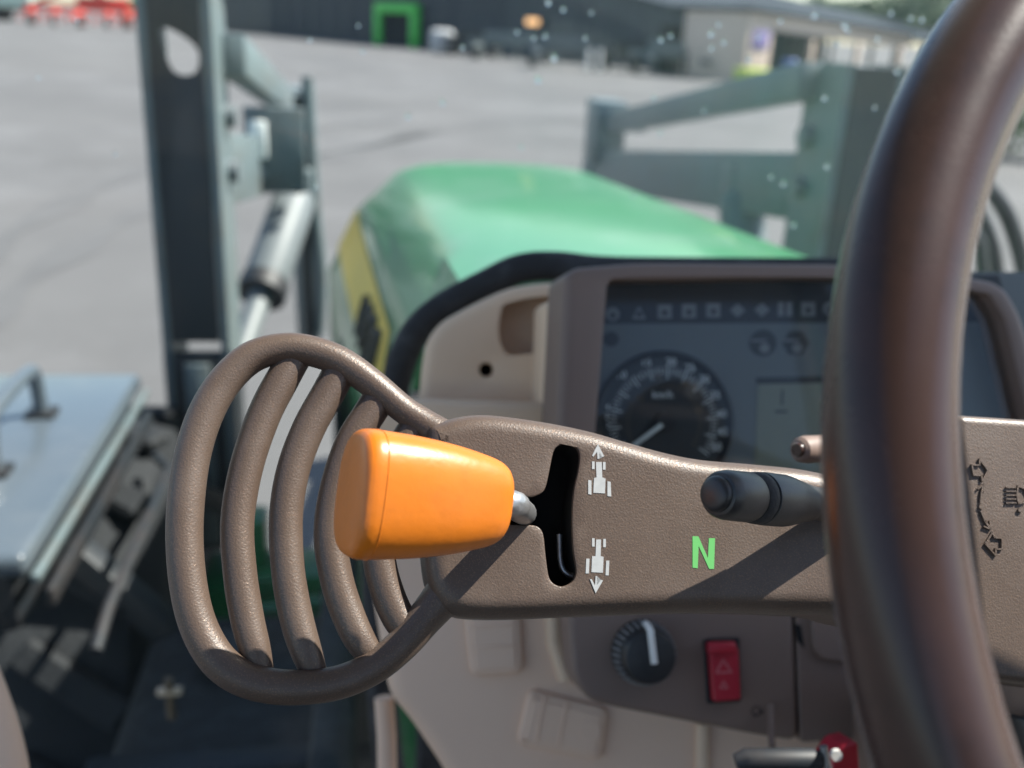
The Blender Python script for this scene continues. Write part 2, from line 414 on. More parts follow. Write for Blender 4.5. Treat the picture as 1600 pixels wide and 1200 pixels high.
g = mesh_obj('tarmac_yard', [(-S, -S, 0), (S, -S, 0), (S, S, 0), (-S, S, 0)], [(0, 1, 2, 3)], M['tarmac'], smooth=False); tag(g, kind='structure')
M['seam'] = mat('dark tarmac seam', (.10, .105, .115), .8, var=.2, vscale=2)
sa = [PZ(-60, 176, 0), PZ(0, 165, 0), PZ(100, 141, 0), PZ(235, 110, 0), PZ(380, 84, 0)]
vv = []; ff = []
for i, p in enumerate(sa):
    wdt = .28 + .015*p.y; vv += [(p.x-.1, p.y-wdt*.5, .004), (p.x-.1, p.y+wdt*.5, .004)]
    if i: ff.append((2*i-2, 2*i, 2*i+1, 2*i-1))
tag(mesh_obj('tarmac_seam', vv, ff, M['seam'], smooth=False), kind='structure')

M['mark'] = mat('tyre mark', (.095, .093, .094), .85, var=.25, vscale=1.2)
for pts, wd2 in ((((-60, 420), (80, 330), (240, 262), (420, 215), (640, 180)), .30), (((-60, 520), (100, 400), (250, 318), (440, 255), (680, 205)), .30), (((380, 60), (520, 96), (720, 128), (930, 150), (1160, 165)), .5), (((500, 250), (640, 215), (800, 190), (1000, 178), (1200, 172)), .35)):
    cp_ = spline([tuple(PZ(x, y, .006)) for x, y in pts], 8, False); vv = []; ff = []
    for i in range(len(cp_)):
        a = Vector(cp_[max(0, i-1)]); b_ = Vector(cp_[min(len(cp_)-1, i+1)]); d = (b_-a).normalized(); q = Vector((-d.y, d.x, 0))*(wd2*(.5+.25*math.sin(i*.9))); c = Vector(cp_[i]); vv += [c-q, c+q]
        if i: ff.append((2*i-2, 2*i-1, 2*i+1, 2*i))
    tag(mesh_obj('tyre_mark', vv, ff, M['mark'], smooth=False), kind='structure')
# ------------------------------------------------------------------ far yard
M['shed'] = mat('dark blue cladding', (.030, .038, .052), .55, var=.25, vscale=.6)
M['shed2'] = mat('dark roof sheet', (.042, .05, .062), .95, var=.2, vscale=.5, spec=.1)
M['lime'] = mat('bright green frame paint', (.09, .60, .09), .5)
M['opening'] = mat('shade-dark opening', (.012, .014, .017), .9)  # near-black puts the shade inside doorway and shed bay into the colour
WR, WL = Vector((21, 51, 0)), Vector((-17, 110, 0))
wd_ = (WL-WR); wlen = wd_.length; wdir = wd_.normalized(); wn = Vector((-wdir.y, wdir.x, 0)); wn = wn if wn.y < 0 else -wn
wh = thing('warehouse', 'long dark blue grey warehouse with a low gable across the far yard', 'warehouse', (WR+WL)/2)
def wtop(t): return 2.3 + t*11.0 if t < .42 else max(3.6, 2.3+.42*11-(t-.42)*7)
npan = 26
for i in range(npan):
    t0, t1 = i/npan, (i+1)/npan; bm = bmesh.new()
    a = WR+wdir*(t0*wlen+.03); c = WR+wdir*(t1*wlen-.03)
    f4 = []
    for s_ in (0, -.12):
        q = wn*s_
        f4.append([bm.verts.new(a+q), bm.verts.new(c+q), bm.verts.new(c+q+Vector((0, 0, wtop(t1)))), bm.verts.new(a+q+Vector((0, 0, wtop(t0))))])
    bm.faces.new(f4[0]); bm.faces.new(f4[1][::-1])
    for k in range(4): bm.faces.new((f4[0][k], f4[0][(k+1) % 4], f4[1][(k+1) % 4], f4[1][k]))
    # standing ribs
    for k in range(1, 4):
        tt = t0+(t1-t0)*k/4; q = WR+wdir*(tt*wlen)+wn*.03; h = min(wtop(t0), wtop(t1))-.1
        add_box(bm, q+Vector((0, 0, h/2+.03)), (.10, .06, h), (wdir, wn, Vector((0, 0, 1))))
    bm_obj('wall_panel', bm, M['shed'], wh, False)
vv = []; ff = []
for i in range(npan+1):
    t = i/npan; p = WR+wdir*(t*wlen)+Vector((0, 0, wtop(t)+.06)); q = p-wn*26; p = p+wn*.5
    vv += [p, q, q-Vector((0, 0, .15)), p-Vector((0, 0, .15))]
    if i:
        for k in range(4): ff.append((4*i-4+k, 4*i+k, 4*i+(k+1) % 4, 4*i-4+(k+1) % 4))
mesh_obj('roof', vv, ff, M['shed2'], wh, False)
# green door frame standing before the facade
def on_fac(px, py):
    v = ray(px, py); o = WR+wn*.4; t = (o-CAM).dot(wn)/v.dot(wn); return CAM+v*t
gl, gr = on_fac(588, 70), on_fac(652, 74)
gd = (gr-gl); gd.z = 0; gw = gd.length; gd.normalize(); gl.z = 0; gr.z = 0; gh = 3.1
gf = thing('green_door_frame', 'bright green painted door frame on the dark warehouse wall', 'door frame', (gl+gr)/2)
ax = (gd, wn, Vector((0, 0, 1)))
for q in (gl+gd*.35, gr-gd*.35): box('post', q+Vector((0, 0, (gh-.7)/2)), (.7, .5, gh-.7), M['lime'], gf, ax, .02)
box('lintel', (gl+gr)/2+Vector((0, 0, gh-.35+.004)), (gw, .5, .7), M['lime'], gf, ax, .02)
box('opening_shade_sheet', (gl+gr)/2+Vector((0, 0, (gh-.7)/2))-wn*.15, (gw-1.42, .08, gh-.72), M['opening'], gf, ax, .0)  # dark sheet stands for the unlit opening, not a real leaf
# amber lamp
lp = on_fac(833, 34); lamp = thing('wall_lamp', 'small amber lamp glowing on the dark warehouse wall', 'lamp', lp)
M['amber'] = mat('amber lamp', (.6, .3, .12), .4, emit=(1, .55, .25), es=.7)
box('lamp_housing', lp-wn*.12, (1.5, .24, .55), M['shed2'], lamp, ax, .03); box('lamp_glass', lp+wn*.05, (1.2, .1, .38), M['amber'], lamp, ax, .03)

# grey implement and pallets before the warehouse
M['impl'] = mat('weathered grey implement', (.13, .15, .15), .6, var=.3, vscale=1)
M['pale'] = mat('pale wrapped bale', (.45, .45, .45), .6, var=.1, vscale=1)
def implement(label, p, L, m, wheelm, rot=0.0):
    t = thing('farm_implement', label, 'implement', (p.x, p.y, 0))
    c, s = math.cos(rot), math.sin(rot); X = Vector((c, s, 0)); Y = Vector((-s, c, 0)); Z = Vector((0, 0, 1)); o = Vector((p.x, p.y, 0)); A = (X, Y, Z)
    box('main_beam', o+Z*1.0, (L, .25, .3), m, t, A, .02)
    box('cross_beam', o+Z*.85+Y*1.0, (L*.85, .2, .2), m, t, A, .02)
    bar('drawbar', o+Z*.85+X*(-L*.3)-Y*.1, o+Z*.75+X*(-L*.3)-Y*1.8, .18, .2, m, t)
    for sx in (-1, 1):
        lathe('wheel', o+X*(sx*L*.42)+Y*.3+Z*.45-X*.15, X, [(0, .2), (0, .42), (.05, .45), (.25, .45), (.3, .42), (.3, .2)], wheelm, t, 20)
        bar('wheel_arm', o+X*(sx*L*.36)+Z*1.0, o+X*(sx*L*.36)+Y*.3+Z*.45, .12, .14, m, t)
    n = max(4, int(L*1.1))
    for i in range(n):
        q = o+X*(-L*.42+L*.84*i/(n-1))+Y*1.0
        tube('tine', spline([tuple(q+Z*.8), tuple(q+Z*.6+Y*.25), tuple(q+Z*.25+Y*.2), tuple(q+Z*.02-Y*.1)], 3, False), .05, m, t, 6)
    box('guard_plate', o+Z*1.35-Y*.1, (L*.6, .1, .5), m, t, A, .02)
    return t
def gnd(px, py): q = PZ(px, py, 0); return q
implement('low grey farm implement parked in front of the dark warehouse', gnd(795, 96), 5.2, M['impl'], M['tyre'], -.5)
implement('dark grey harrow parked right of the wrapped bale', gnd(735, 88), 3.6, M['dark_and_unlit'], M['tyre'], -.7)
implement('low dark implement at the right end of the warehouse', gnd(985, 112), 3.0, M['dark_and_unlit'], M['tyre'], -.2)
M['impl2'] = mat('slate implement paint', (.07, .085, .10), .6, var=.3, vscale=1)
for px, py, L_, mk, rot, lab in ((880, 108, 4.0, 'impl2', -.4, 'slate blue implement between the amber lamp and the pale posts'), (1050, 118, 4.5, 'impl', -.1, 'grey implement parked below the warehouse corner'), (1110, 121, 3.2, 'impl2', .1, 'slate implement parked next to the cream shed wall'), (500, 52, 7.0, 'impl2', -.6, 'slate implement parked left of the green door frame')):
    implement(lab, gnd(px, py), L_, M[mk], M['tyre'], rot)
q = gnd(690, 84); tag(box('wrapped_bale', q+Vector((0, 0, .75)), (1.5, 1.5, 1.5), M['pale'], None, None, .3, 4), 'pale wrapped round-edged bale standing by the grey implement', 'bale')
for px, lab in ((918, 'left of two short pale posts before the warehouse'), (936, 'right of two short pale posts before the warehouse')):
    q = gnd(px, 112); pt = thing('marker_post', lab, 'post', q, 'pale marker posts')
    lathe('shaft', q, (0, 0, 1), [(0, .11), (1.0, .1), (1.06, .06), (1.06, 0)], M['pale'], pt, 10); lathe('foot', q, (0, 0, 1), [(0, .25), (.06, .25), (.1, .13), (.1, .0)], M['impl'], pt, 10)

# beige open shed on the right
M['cream'] = mat('cream render', (.62, .49, .40), .8, var=.08, vscale=1)
M['barrel'] = mat('blue barrel plastic', (.03, .09, .30), .45)
M['plum'] = mat('plum board', (.20, .16, .34), .6)
M['limey'] = mat('lime yellow plastic', (.45, .55, .08), .5)
b0, b1 = gnd(1160, 128), gnd(1160, 128)+Vector((12, 7, 0))
bx = (b1-b0); bl = bx.length; bx.normalize(); bn = Vector((bx.y, -bx.x, 0)); A = (bx, bn, Vector((0, 0, 1))); Z = Vector((0, 0, 1))
sh = thing('open_shed', 'cream walled open shed with a sloping roof at the right of the yard', 'shed', (b0+b1)/2)
box('wall', b0+bx*.9+Z*1.55-bn*2, (1.8, 4, 3.1), M['cream'], sh, A, .02)
box('bay_shade_wall', b0+bx*(bl/2)+Z*1.2-bn*5.5, (bl, .3, 2.4), M['opening'], sh, A, .02)  # shade inside the bay is put into the wall colour
def prism(name, pts, dep, nrm, m, parent):
    bm = bmesh.new(); a = [bm.verts.new(p) for p in pts]; c = [bm.verts.new(p+nrm*dep) for p in pts]; n = len(pts)
    bm.faces.new(a); bm.faces.new(c[::-1])
    for i in range(n): bm.faces.new((a[i], a[(i+1) % n], c[(i+1) % n], c[i]))
    return bm_obj(name, bm, m, parent, False)
prism('fascia', [b0+bx*1.8+Z*2.35+bn*.02, b0+bx*bl+Z*1.85+bn*.02, b0+bx*bl+Z*2.5+bn*.02, b0+bx*1.8+Z*3.12+bn*.02], .3, -bn, M['cream'], sh)
prism('roof', [b0-bx*.2+Z*3.15+bn*.3, b0+bx*(bl+.2)+Z*2.5+bn*.3, b0+bx*(bl+.2)+Z*2.62+bn*.3, b0-bx*.2+Z*3.3+bn*.3], 6.2, -bn, M['shed2'], sh)
for k in (5, 9, 13): box('post', b0+bx*k+Z*1.0, (.25, .25, 2.0), M['cream'], sh, A, .02)
box('sign_board', b0+bx*.9+Z*1.9+bn*.04, (1.2, .06, .8), M['plum'], sh, A, .01)
q = b0+bx*2.6+bn*.6; lathe('barrel', q, Z, [(0, .0), (0, .34), (.3, .36), (.32, .38), (.36, .36), (.7, .36), (.72, .38), (.76, .36), (1.05, .35), (1.1, .3), (1.1, 0)], M['barrel'], None, 20)
o = bpy.data.objects['barrel']; tag(o, 'blue plastic barrel at the mouth of the cream shed', 'barrel')
q = gnd(1172, 134); gb = thing('grit_bin', 'lime yellow grit bin standing before the cream shed', 'bin', q)
box('tub', q+Z*.28, (1.5, .8, .56), M['limey'], gb, A, .06); box('lid', q+Z*.64, (1.56, .86, .16), M['limey'], gb, A, .06)

# red hay tedder, green machine and trailer on the far left
M['redm'] = mat('red machine paint', (.55, .045, .03), .45, var=.2, vscale=1.2)
M['rimw'] = mat('pale wheel rim', (.5, .45, .42), .5)
q = gnd(128, 43); td = thing('hay_tedder', 'red hay tedder with pale wheel hubs parked far off', 'tedder', q)
box('main_beam', q+Z*1.5, (8.6, .35, .4), M['redm'], td, None, .04)
box('guard_board', q+Z*2.0+Vector((1.8, .2, 0)), (4.2, .2, .9), M['redm'], td, None, .04)
bar('arm', q+Z*1.55+Vector((-4, 0, 0)), q+Z*2.7+Vector((-1.2, 0, 0)), .3, .3, M['redm'], td)
bar('arm', q+Z*1.55+Vector((4, 0, 0)), q+Z*2.9+Vector((.8, 0, 0)), .3, .3, M['redm'], td)
bar('drawbar', q+Z*1.2, q+Vector((0, -3, .8)), .25, .25, M['redm'], td)
for k, xx in enumerate((-3.8, -1.9, .1, 2.3, 3.9)):
    c0 = q+Vector((xx, -.3, 0))
    lathe('rotor', c0+Z*.95, Z, [(0, .0), (0, .55), (.12, .7), (.2, .3), (.45, .15), (.45, 0)], M['redm'], td, 16)
    for j in range(6):
        a = j*math.pi/3+k; d = Vector((math.cos(a), math.sin(a), 0))
        tube('tine_arm', [c0+Z*1.0, c0+Z*.85+d*1.0, c0+Z*.3+d*1.2], .045, M['redm'], td, 6)
    for sx in (-.18, .18)[:1 if k % 2 else 2]:
        wl_ = lathe('wheel', c0+Vector((sx-.1, -.1, .42)), (1, 0, 0), [(0, .18), (0, .38), (.04, .42), (.16, .42), (.2, .38), (.2, .18)], M['tyre'], td, 18)
        lathe('hub', c0+Vector((sx-.12, -.1, .42)), (1, 0, 0), [(0, 0), (0, .18), (.24, .18), (.24, 0)], M['rimw'], wl_, 12)
q = gnd(212, 42); gm = thing('seed_drill', 'green farm machine with yellow wheels beside the red tedder', 'farm machine', q)
box('hopper', q+Z*1.9, (2.2, 2, 1.3), M['green'], gm, None, .15, 3); box('frame', q+Z*1.0, (2.0, 2.4, .35), M['dgreen'], gm, None, .03)
for sx in (-1.15, .85):
    t_ = lathe('wheel', q+Vector((sx, 0, .62)), (1, 0, 0), [(0, .32), (0, .56), (.06, .62), (.26, .62), (.3, .56), (.3, .32)], M['tyre'], gm, 20)
    lathe('rim', q+Vector((sx-.03, 0, .62)), (1, 0, 0), [(0, 0), (0, .34), (.36, .34), (.36, 0)], M['yellow'], t_, 16)
M['mint'] = mat('pale mint trailer', (.42, .55, .47), .5)
q = gnd(-10, 32); tr = thing('farm_trailer', 'pale mint farm trailer at the far left edge of the yard', 'trailer', q)
box('body', q+Z*2.2, (7.5, 2.4, 1.9), M['mint'], tr, None, .08); box('chassis', q+Z*1.05, (7.0, 1.0, .3), M['dark_and_unlit'], tr, None, .02)
for sx in (-1.2, .3):
    lathe('wheel', q+Vector((sx+.6, -1.1, .55)), (0, 1, 0), [(0, 0), (0, .5), (.06, .55), (.3, .55), (.36, .5), (.36, 0)], M['tyre'], tr, 20)
    lathe('wheel', q+Vector((sx+.6, .8, .55)), (0, 1, 0), [(0, 0), (0, .5), (.06, .55), (.3, .55), (.36, .5), (.36, 0)], M['tyre'], tr, 20)

# ------------------------------------------------------------------ trees and hedge
def leafmat(name, c): return mat(name, c, .65, var=.45, vscale=1.3, spec=.3)
M['leaf1'] = leafmat('dark foliage', (.055, .10, .05)); M['leaf2'] = leafmat('mid foliage', (.075, .125, .045)); M['leaf3'] = leafmat('yellowing foliage', (.19, .17, .05)); M['leaf4'] = leafmat('hedge foliage', (.07, .14, .045))
M['bark'] = mat('bark', (.09, .07, .055), .9)
def foliage(name, blobs, n, size, m, parent):
    V = []; Fc = []
    tot = sum(b_[3] for b_ in blobs)
    for (c, r, rz, wt) in blobs:
        for _ in range(int(n*wt/tot)):
            d = rng.normal(size=3); d /= np.linalg.norm(d); rr = rng.random()**.45
            p = np.array(c)+d*np.array((r, r, rz))*rr
            a = rng.normal(size=3); a /= np.linalg.norm(a); b_ = np.cross(a, rng.normal(size=3)); b_ /= np.linalg.norm(b_); s = size*rng.uniform(.5, 1.3)
            i0 = len(V); V += [p-a*s*.6, p+b_*s*.3, p+a*s*.6, p-b_*s*.3]; Fc.append((i0, i0+1, i0+2, i0+3))
    return mesh_obj(name, V, Fc, m, parent, False)
def tree(name, label, p, h, rad, m, n=2600, size=.4, group='trees beyond the yard'):
    t = thing(name, label, 'tree', p, group); bm = bmesh.new(); p = Vector(p)
    add_tube(bm, [p, p+Z*h*.25+Vector((.1, 0, 0)), p+Z*h*.6, p+Z*h*.85], [h*.035, h*.028, h*.018, h*.006], 8); blobs = [((p.x, p.y, p.z+h*.66), rad*.75, h*.28, 1.6)]
    for k in range(8):
        a = k*2.4+rng.random(); rr = rad*rng.uniform(.45, .8); e = p+Vector((math.cos(a)*rr, math.sin(a)*rr, h*rng.uniform(.42, .9)))
        add_tube(bm, [p+Z*h*rng.uniform(.25, .5), (p+Z*h*.5+e)/2, e], [h*.014, h*.01, h*.004], 5)
        blobs.append((tuple(e), rad*rng.uniform(.28, .45), h*rng.uniform(.09, .16), .55))
    bm_obj('trunk', bm, M['bark'], t); foliage('crown', blobs, n, size, m, t); return t
for px, dist, h, rad, mk, lab in ((1362, 95, 6.0, 4.2, 'leaf1', 'leftmost dark leafy tree behind the cream shed'), (1400, 100, 7.5, 5.0, 'leaf2', 'broad green tree rising behind the cream shed, beside the wheel rim'),
                                  (1445, 92, 7.0, 4.6, 'leaf1', 'dark tree just left of the steering wheel rim'), (1500, 80, 7.0, 4.6, 'leaf2', 'green tree behind the steering wheel rim'), (1300, 110, 6.4, 4.4, 'leaf2', 'low green tree top peeping over the cream shed roof'),
                                  (1590, 60, 6.5, 4.6, 'leaf1', 'dark tree at the far right behind the hedge')):
    v = ray(px, 70); v = Vector((v.x, v.y, 0)).normalized(); tree('broadleaf_tree', lab, Vector((CAM.x, CAM.y, 0))+v*dist, h, rad, M[mk])
v = ray(1075, 20); v = Vector((v.x, v.y, 0)).normalized(); tree('yellowing_tree', 'yellowing tree top showing over the warehouse roof', Vector((CAM.x, CAM.y, 0))+v*78, 6.0, 1.7, M['leaf3'], 1500, .4)
hb = gnd(1575, 246); hg = thing('hedge', 'green hedge along the yard edge at the far right', 'hedge', hb)
blobs = []
for k in range(12):
    c = hb+Vector((k*1.1-1.2, k*-.7+.6, 0)); tube('stem', [c, c+Z*1.0], [.05, .02], M['bark'], hg, 6); blobs += [((c.x, c.y, .75), .9, .75, 1), ((c.x+.4, c.y-.2, 1.2+.2*rng.random()), .7, .5, .6)]
foliage('foliage', blobs, 9000, .16, M['leaf4'], hg)

# ------------------------------------------------------------------ tractor outside: bonnet
bn_ = thing('tractor_bonnet', 'green tractor bonnet with a yellow side stripe beyond the windscreen', 'bonnet', (0, 1.9, .9))
def bsec(y):
    t = (y-1.08)/(2.75-1.08); zt = 1.752-.122*t; cx_ = -.03
    tw = .215+.03*t; sw = .290+.062*t; fl = .018+.085*t; zs = zt-.08
    if y > 2.6: q = (y-2.6)/.2; zt -= .09*q*q; zs -= .09*q*q; tw -= .05*q; sw -= .05*q
    half = [(0, zt+.012), (tw*.5, zt+.010), (tw*.85, zt+.002), (tw, zt-.008), (tw+.03, zt-.02), (sw-.02, zs+.006), (sw, zs-.01), (sw+.006+fl*.2, zs-.035), (sw+.01+fl, zs-.2), (sw+.01+fl, zs-.42), (sw+.02, .95)]
    return [(cx_-x, z) for x, z in half[::-1]] + [(cx_+x, z) for x, z in half[1:]]
ys = [.965, .97, 1.08, 1.2, 1.4, 1.6, 1.8, 2.0, 2.2, 2.4, 2.55, 2.65, 2.72, 2.78, 2.82]
V = []; Fc = []; secs = [bsec(y) for y in ys]; n = len(secs[0])
for y, s_ in zip(ys, secs): V += [(x, y, z) for x, z in s_]
for i in range(len(ys)-1):
    for k in range(n-1): Fc.append((i*n+k, i*n+k+1, (i+1)*n+k+1, (i+1)*n+k))
Fc.append(tuple(range(n))[::-1]); Fc.append(tuple((len(ys)-1)*n+k for k in range(n)))
bonnet = mesh_obj('hood_panel', V, Fc, M['green'], bn_, True, 40)
# grooves / raised ribs along the top
# yellow stripe on the left side
def sideX(y, z):
    s_ = bsec(y)[:11]
    for (x0, z0), (x1, z1) in zip(s_[:-1], s_[1:]):
        if z0 <= z <= z1: return x0+(x1-x0)*(z-z0)/(z1-z0)
    return s_[0][0]
V = []; Fc = []
yy = np.linspace(1.25, 2.62, 24)
for y in yy:
    zt = bsec(y)[6][1]; q_ = (y-1.25)/1.37; lo, hi = bsec(y)[4][1]-.165+.035*q_, bsec(y)[4][1]-.045+.015*q_
    for z in (lo, (lo+hi)/2, hi): V.append((sideX(y, z)-.003, y, z))
for i in range(len(yy)-1):
    for k in range(2): Fc.append((3*i+k, 3*i+k+1, 3*i+3+k+1, 3*i+3+k))
mesh_obj('side_stripe', V, Fc, M['yellow'], bn_)
for k in range(4):
    y = 1.34+.085*k; z = bsec(y)[4][1]-.105; text('decal_digit', '0286'[k], Vector((sideX(y, z)-.012, y, z)), Vector((0, -1, 0)), Vector((.25, 0, .97)).normalized(), .11, M['decalink'], bn_, .006)
for k in range(5): box('side_grille', (sideX(2.0, 1.2)-.004, 1.75+k*.16, 1.18), (.01, .12, .3), M['dark_and_unlit'], bn_, None, .003)
box('front_cowl', (-.03, .955, 1.48), (.60, .03, .30), M['rubber'], bn_, None, .01)

# ------------------------------------------------------------------ loader
def loader_side(sx, label):
    X = .755*sx; t = thing('front_loader_arm', label, 'loader arm', (X, 2.2, .7), 'arms of the front loader')
    # tower: box post, rear plate coloured dark for its shaded face
    bm = bmesh.new(); wdt = .072; zt_ = 2.06 if sx < 0 else 1.955
    pr = [(2.12, .75), (2.30, .75), (2.32, 1.35), (2.32, zt_-.06), (2.24, zt_), (2.12, zt_)]
    for xx in (X-wdt, X+wdt-.018):
        a = [bm.verts.new((xx, y, z)) for y, z in pr]; c = [bm.verts.new((xx+.018, y, z)) for y, z in pr]
        bm.faces.new(a); bm.faces.new(c[::-1])
        for i in range(6): bm.faces.new((a[i], a[(i+1) % 6], c[(i+1) % 6], c[i]))
    bm_obj('tower_side_plate', bm, M['loader'], t, False)
    # rear plate with a hole
    plr = Plane((X, 2.118, 1.5), (0, -1, 0)); o_ = [(-wdt+.02, -.2), (wdt-.02, -.2), (wdt-.02, zt_-1.505), (-wdt+.02, zt_-1.505)]
    hz = .425; hole = spline([(-.03, hz+.028), (-.012, hz+.035), (.03, hz+.012), (.045, hz-.012), (.038, hz-.045), (.012, hz-.055), (-.012, hz-.042), (-.025, hz)], 4)
    slab('tower_rear_plate', plr, o_, .0, .012, .002, M['dark_and_unlit'], t, [hole] if sx < 0 else [], .012, back=sx > 0)
    box('tower_channel', (X, 2.14, 1.02), (.15, .03, .50), M['dark_and_unlit'], t); box('channel_rib', (X, 2.118, 1.02), (.055, .02, .46), M['loader'], t)
    # main boom and upper link
    bar('boom', (X-.0, 2.26, 1.66), (X-.09*sx, 4.35, 1.40), .10, .17, M['loader'], t)
    bar('upper_link', (X-.09*sx, 2.26, 1.91), (X-.09*sx, 4.30, 1.60), .06, .085, M['loader'], t)
    bar('front_leg', (X-.09*sx, 4.30, 1.66), (X-.10*sx, 4.55, .55), .11, .16, M['loader'], t, up=Vector((0, 1, 0)))
    box('pivot_plate', (X-.09*sx, 4.28, 1.58), (.13, .22, .26), M['loader'], t); box('tower_head', (X, 2.27, zt_-.03), (.10, .1, .05), M['loader'], t)
    for y, z in ((2.26, 1.78), (2.26, 1.66), (4.3, 1.6), (4.3, 1.44)): lathe('pin', (X-.095, y, z), (1, 0, 0), [(0, 0), (0, .025), (.19, .025), (.19, 0)], M['chrome'], t, 12)
    return t
loader_side(-1, 'left arm of the grey front loader with a dark holed tower'); loader_side(1, 'right arm of the grey front loader seen above the instrument cluster')
# lift cylinder on the left and right
for sx, lab in ((-1, 'silver hydraulic cylinder slanting beside the left loader tower'), (1, 'hydraulic cylinder slanting inside the right loader tower')):
    a, c = (PY(366, 580, 2.55), PY(464, 300, 3.1)) if sx < 0 else (Vector((.69, 2.35, 1.0)), Vector((.72, 2.75, 1.58)))
    d = (c-a).normalized(); L = (c-a).length; t = thing('lift_cylinder', lab, 'hydraulic cylinder', a, 'loader lift cylinders')
    lathe('barrel', a+d*L*.45, d, [(0, 0), (0, .058), (.02, .066), (L*.5, .066), (L*.52, .045), (L*.52, 0)], M['chrome'] if sx < 0 else M['loader'], t, 20)
    lathe('gland', a+d*L*.39, d, [(0, 0), (0, .072), (L*.07, .072), (L*.07, 0)], M['dark_and_unlit'], t, 20)
    lathe('rod', a-d*.12, d, [(0, 0), (0, .034), (L*.4+.12, .034), (L*.4+.12, 0)], M['chrome'], t, 16)
    box('clevis', c+d*.03, (.08, .1, .1), M['loader'], t)
# extra bits near left arm
pl_ = thing('loader_bracket', 'grey loader bracket plate with a bright reflector beside the left tower', 'bracket', PY(430, 240, 2.9))
pA = PY(430, 235, 2.9); box('plate', pA, (.17, .03, .24), M['loader'], pl_)
M['refl'] = mat('bright reflector', (.85, .87, .85), .3); box('reflector', PY(403, 218, 2.86), (.05, .012, .105), M['refl'], pl_, None, .006)
tube('strut', [PY(380, 262, 2.88), PY(470, 292, 2.95)], .024, M['loader'], pl_)
for k, (pts, lab) in enumerate(((((480, 120), (487, 230), (493, 330), (503, 430), (500, 520)), 'right hose of the pair beside the bonnet'), (((468, 150), (470, 250), (478, 350), (480, 430), (486, 560)), 'left hose of the pair beside the bonnet'))):
    tag(tube('hydraulic_hose', spline([tuple(PY(x, y, 3.2)) for x, y in pts], 5, False), .019, M['hose'] if k else M['loader'], None, 8), lab, 'hose', 'hydraulic hoses')
# hoses on the right
for k, (pts, yv, lab) in enumerate((([(1500, 255), (1535, 285), (1570, 330), (1595, 400), (1608, 480)], 1.9, 'outer black hose looping right of the steering wheel'), ([(1490, 300), (1530, 335), (1552, 390), (1560, 460)], 1.85, 'middle black hose looping right of the steering wheel'), ([(1480, 330), (1525, 370), (1535, 420), (1540, 480)], 1.8, 'inner black hose looping right of the steering wheel'))):
    tag(tube('hydraulic_hose', spline([tuple(PY(x, y, yv)) for x, y in pts], 6, False), (.018, .016, .014)[k], M['hose'], None, 10), lab, 'hose', 'hydraulic hoses')

# ------------------------------------------------------------------ front wheels
def front_wheel(sx, label):
    R_, Wd = .585, .44; c = Vector((1.0*sx, 1.98, R_)); t = thing('front_wheel', label, 'wheel', (c.x, c.y, 0), 'front wheels of the tractor')
    ty = lathe('tyre', c-Vector((Wd/2, 0, 0)), (1, 0, 0), [(.03, R_*.52), (0, R_*.62), (0, R_*.78), (.03, R_*.9), (.09, R_*.94), (Wd/2, R_*.95), (Wd-.09, R_*.94), (Wd-.03, R_*.9), (Wd, R_*.78), (Wd, R_*.62), (Wd-.03, R_*.52)], M['tyre'], t, 48)
    base = None
    for k in range(36):
        a = 2*math.pi*k/36; sgn = 1 if k % 2 else -1
        if base is None or k == 1:
            bm = bmesh.new(); add_box(bm, (0, 0, 0), (.22, .06, .03), None, .008, 1); base = bpy.data.meshes.new('lug'); bm.to_mesh(base); bm.free(); base.materials.append(M['tyre'])
        o = bpy.data.objects.new('lug', base); COL.objects.link(o)
        rad = Vector((0, math.cos(a), math.sin(a))); tan = Vector((0, -math.sin(a), math.cos(a)))
        d = (Vector((sgn, 0, 0))*.8+tan*.55).normalized(); y_ = rad.cross(d).normalized()
        Mx = Matrix(((d.x, y_.x, rad.x, 0), (d.y, y_.y, rad.y, 0), (d.z, y_.z, rad.z, 0), (0, 0, 0, 1)))
        o.parent = ty
        o.matrix_world = Matrix.Translation(c+rad*(R_*.955)+Vector((sgn*.105, 0, 0)))@Mx
    lathe('rim', c-Vector((Wd/2-.05, 0, 0)), (1, 0, 0), [(0, 0), (0, R_*.3), (.03, R_*.5), (Wd-.13, R_*.5), (Wd-.1, R_*.3), (Wd-.1, 0)], M['yellow'], t, 32)
    return t
front_wheel(-1, 'black front tyre with chunky lugs under the grey toolbox'); front_wheel(1, 'black front tyre with chunky lugs beyond the right loader arm')

# ------------------------------------------------------------------ toolbox outside on the left
tb = thing('toolbox', 'grey metal toolbox with a lid handle outside the left of the cab', 'toolbox', (-1.03, 1.55, 1.02))
box('body', (-1.035, 1.56, 1.215), (.36, .68, .10), M['dark_and_unlit'], tb, None, .012)
box('lid', (-1.03, 1.56, 1.282), (.40, .72, .036), M['boxlid'], tb, None, .012, 3)
box('lid_trim', (-.822, 1.56, 1.262), (.012, .71, .012), M['loader'], tb, None, .002)
box('side_rail', (-.815, 1.56, 1.215), (.012, .66, .03), M['dark_and_unlit'], tb, None, .004)
tube('grab_rail', [(-.76, 1.22, 1.13), (-.76, 1.3, 1.15), (-.76, 1.78, 1.15), (-.8, 1.84, 1.15)], .009, M['dark_and_unlit'], tb)
hp = [PZ(58, 612, 1.34), PZ(8, 668, 1.34)]
h0, h1 = Vector((-.955, 1.70, 1.30)), Vector((-.955, 1.46, 1.30))
tube('handle', spline([tuple(h0), tuple(h0+Vector((0, -.01, .07))), tuple(h0+Vector((0, -.04, 0.095))), tuple(h1+Vector((0, .04, 0.095))), tuple(h1+Vector((0, .01, .07))), tuple(h1)], 5, False), .013, M['boxlid'], tb, 10)
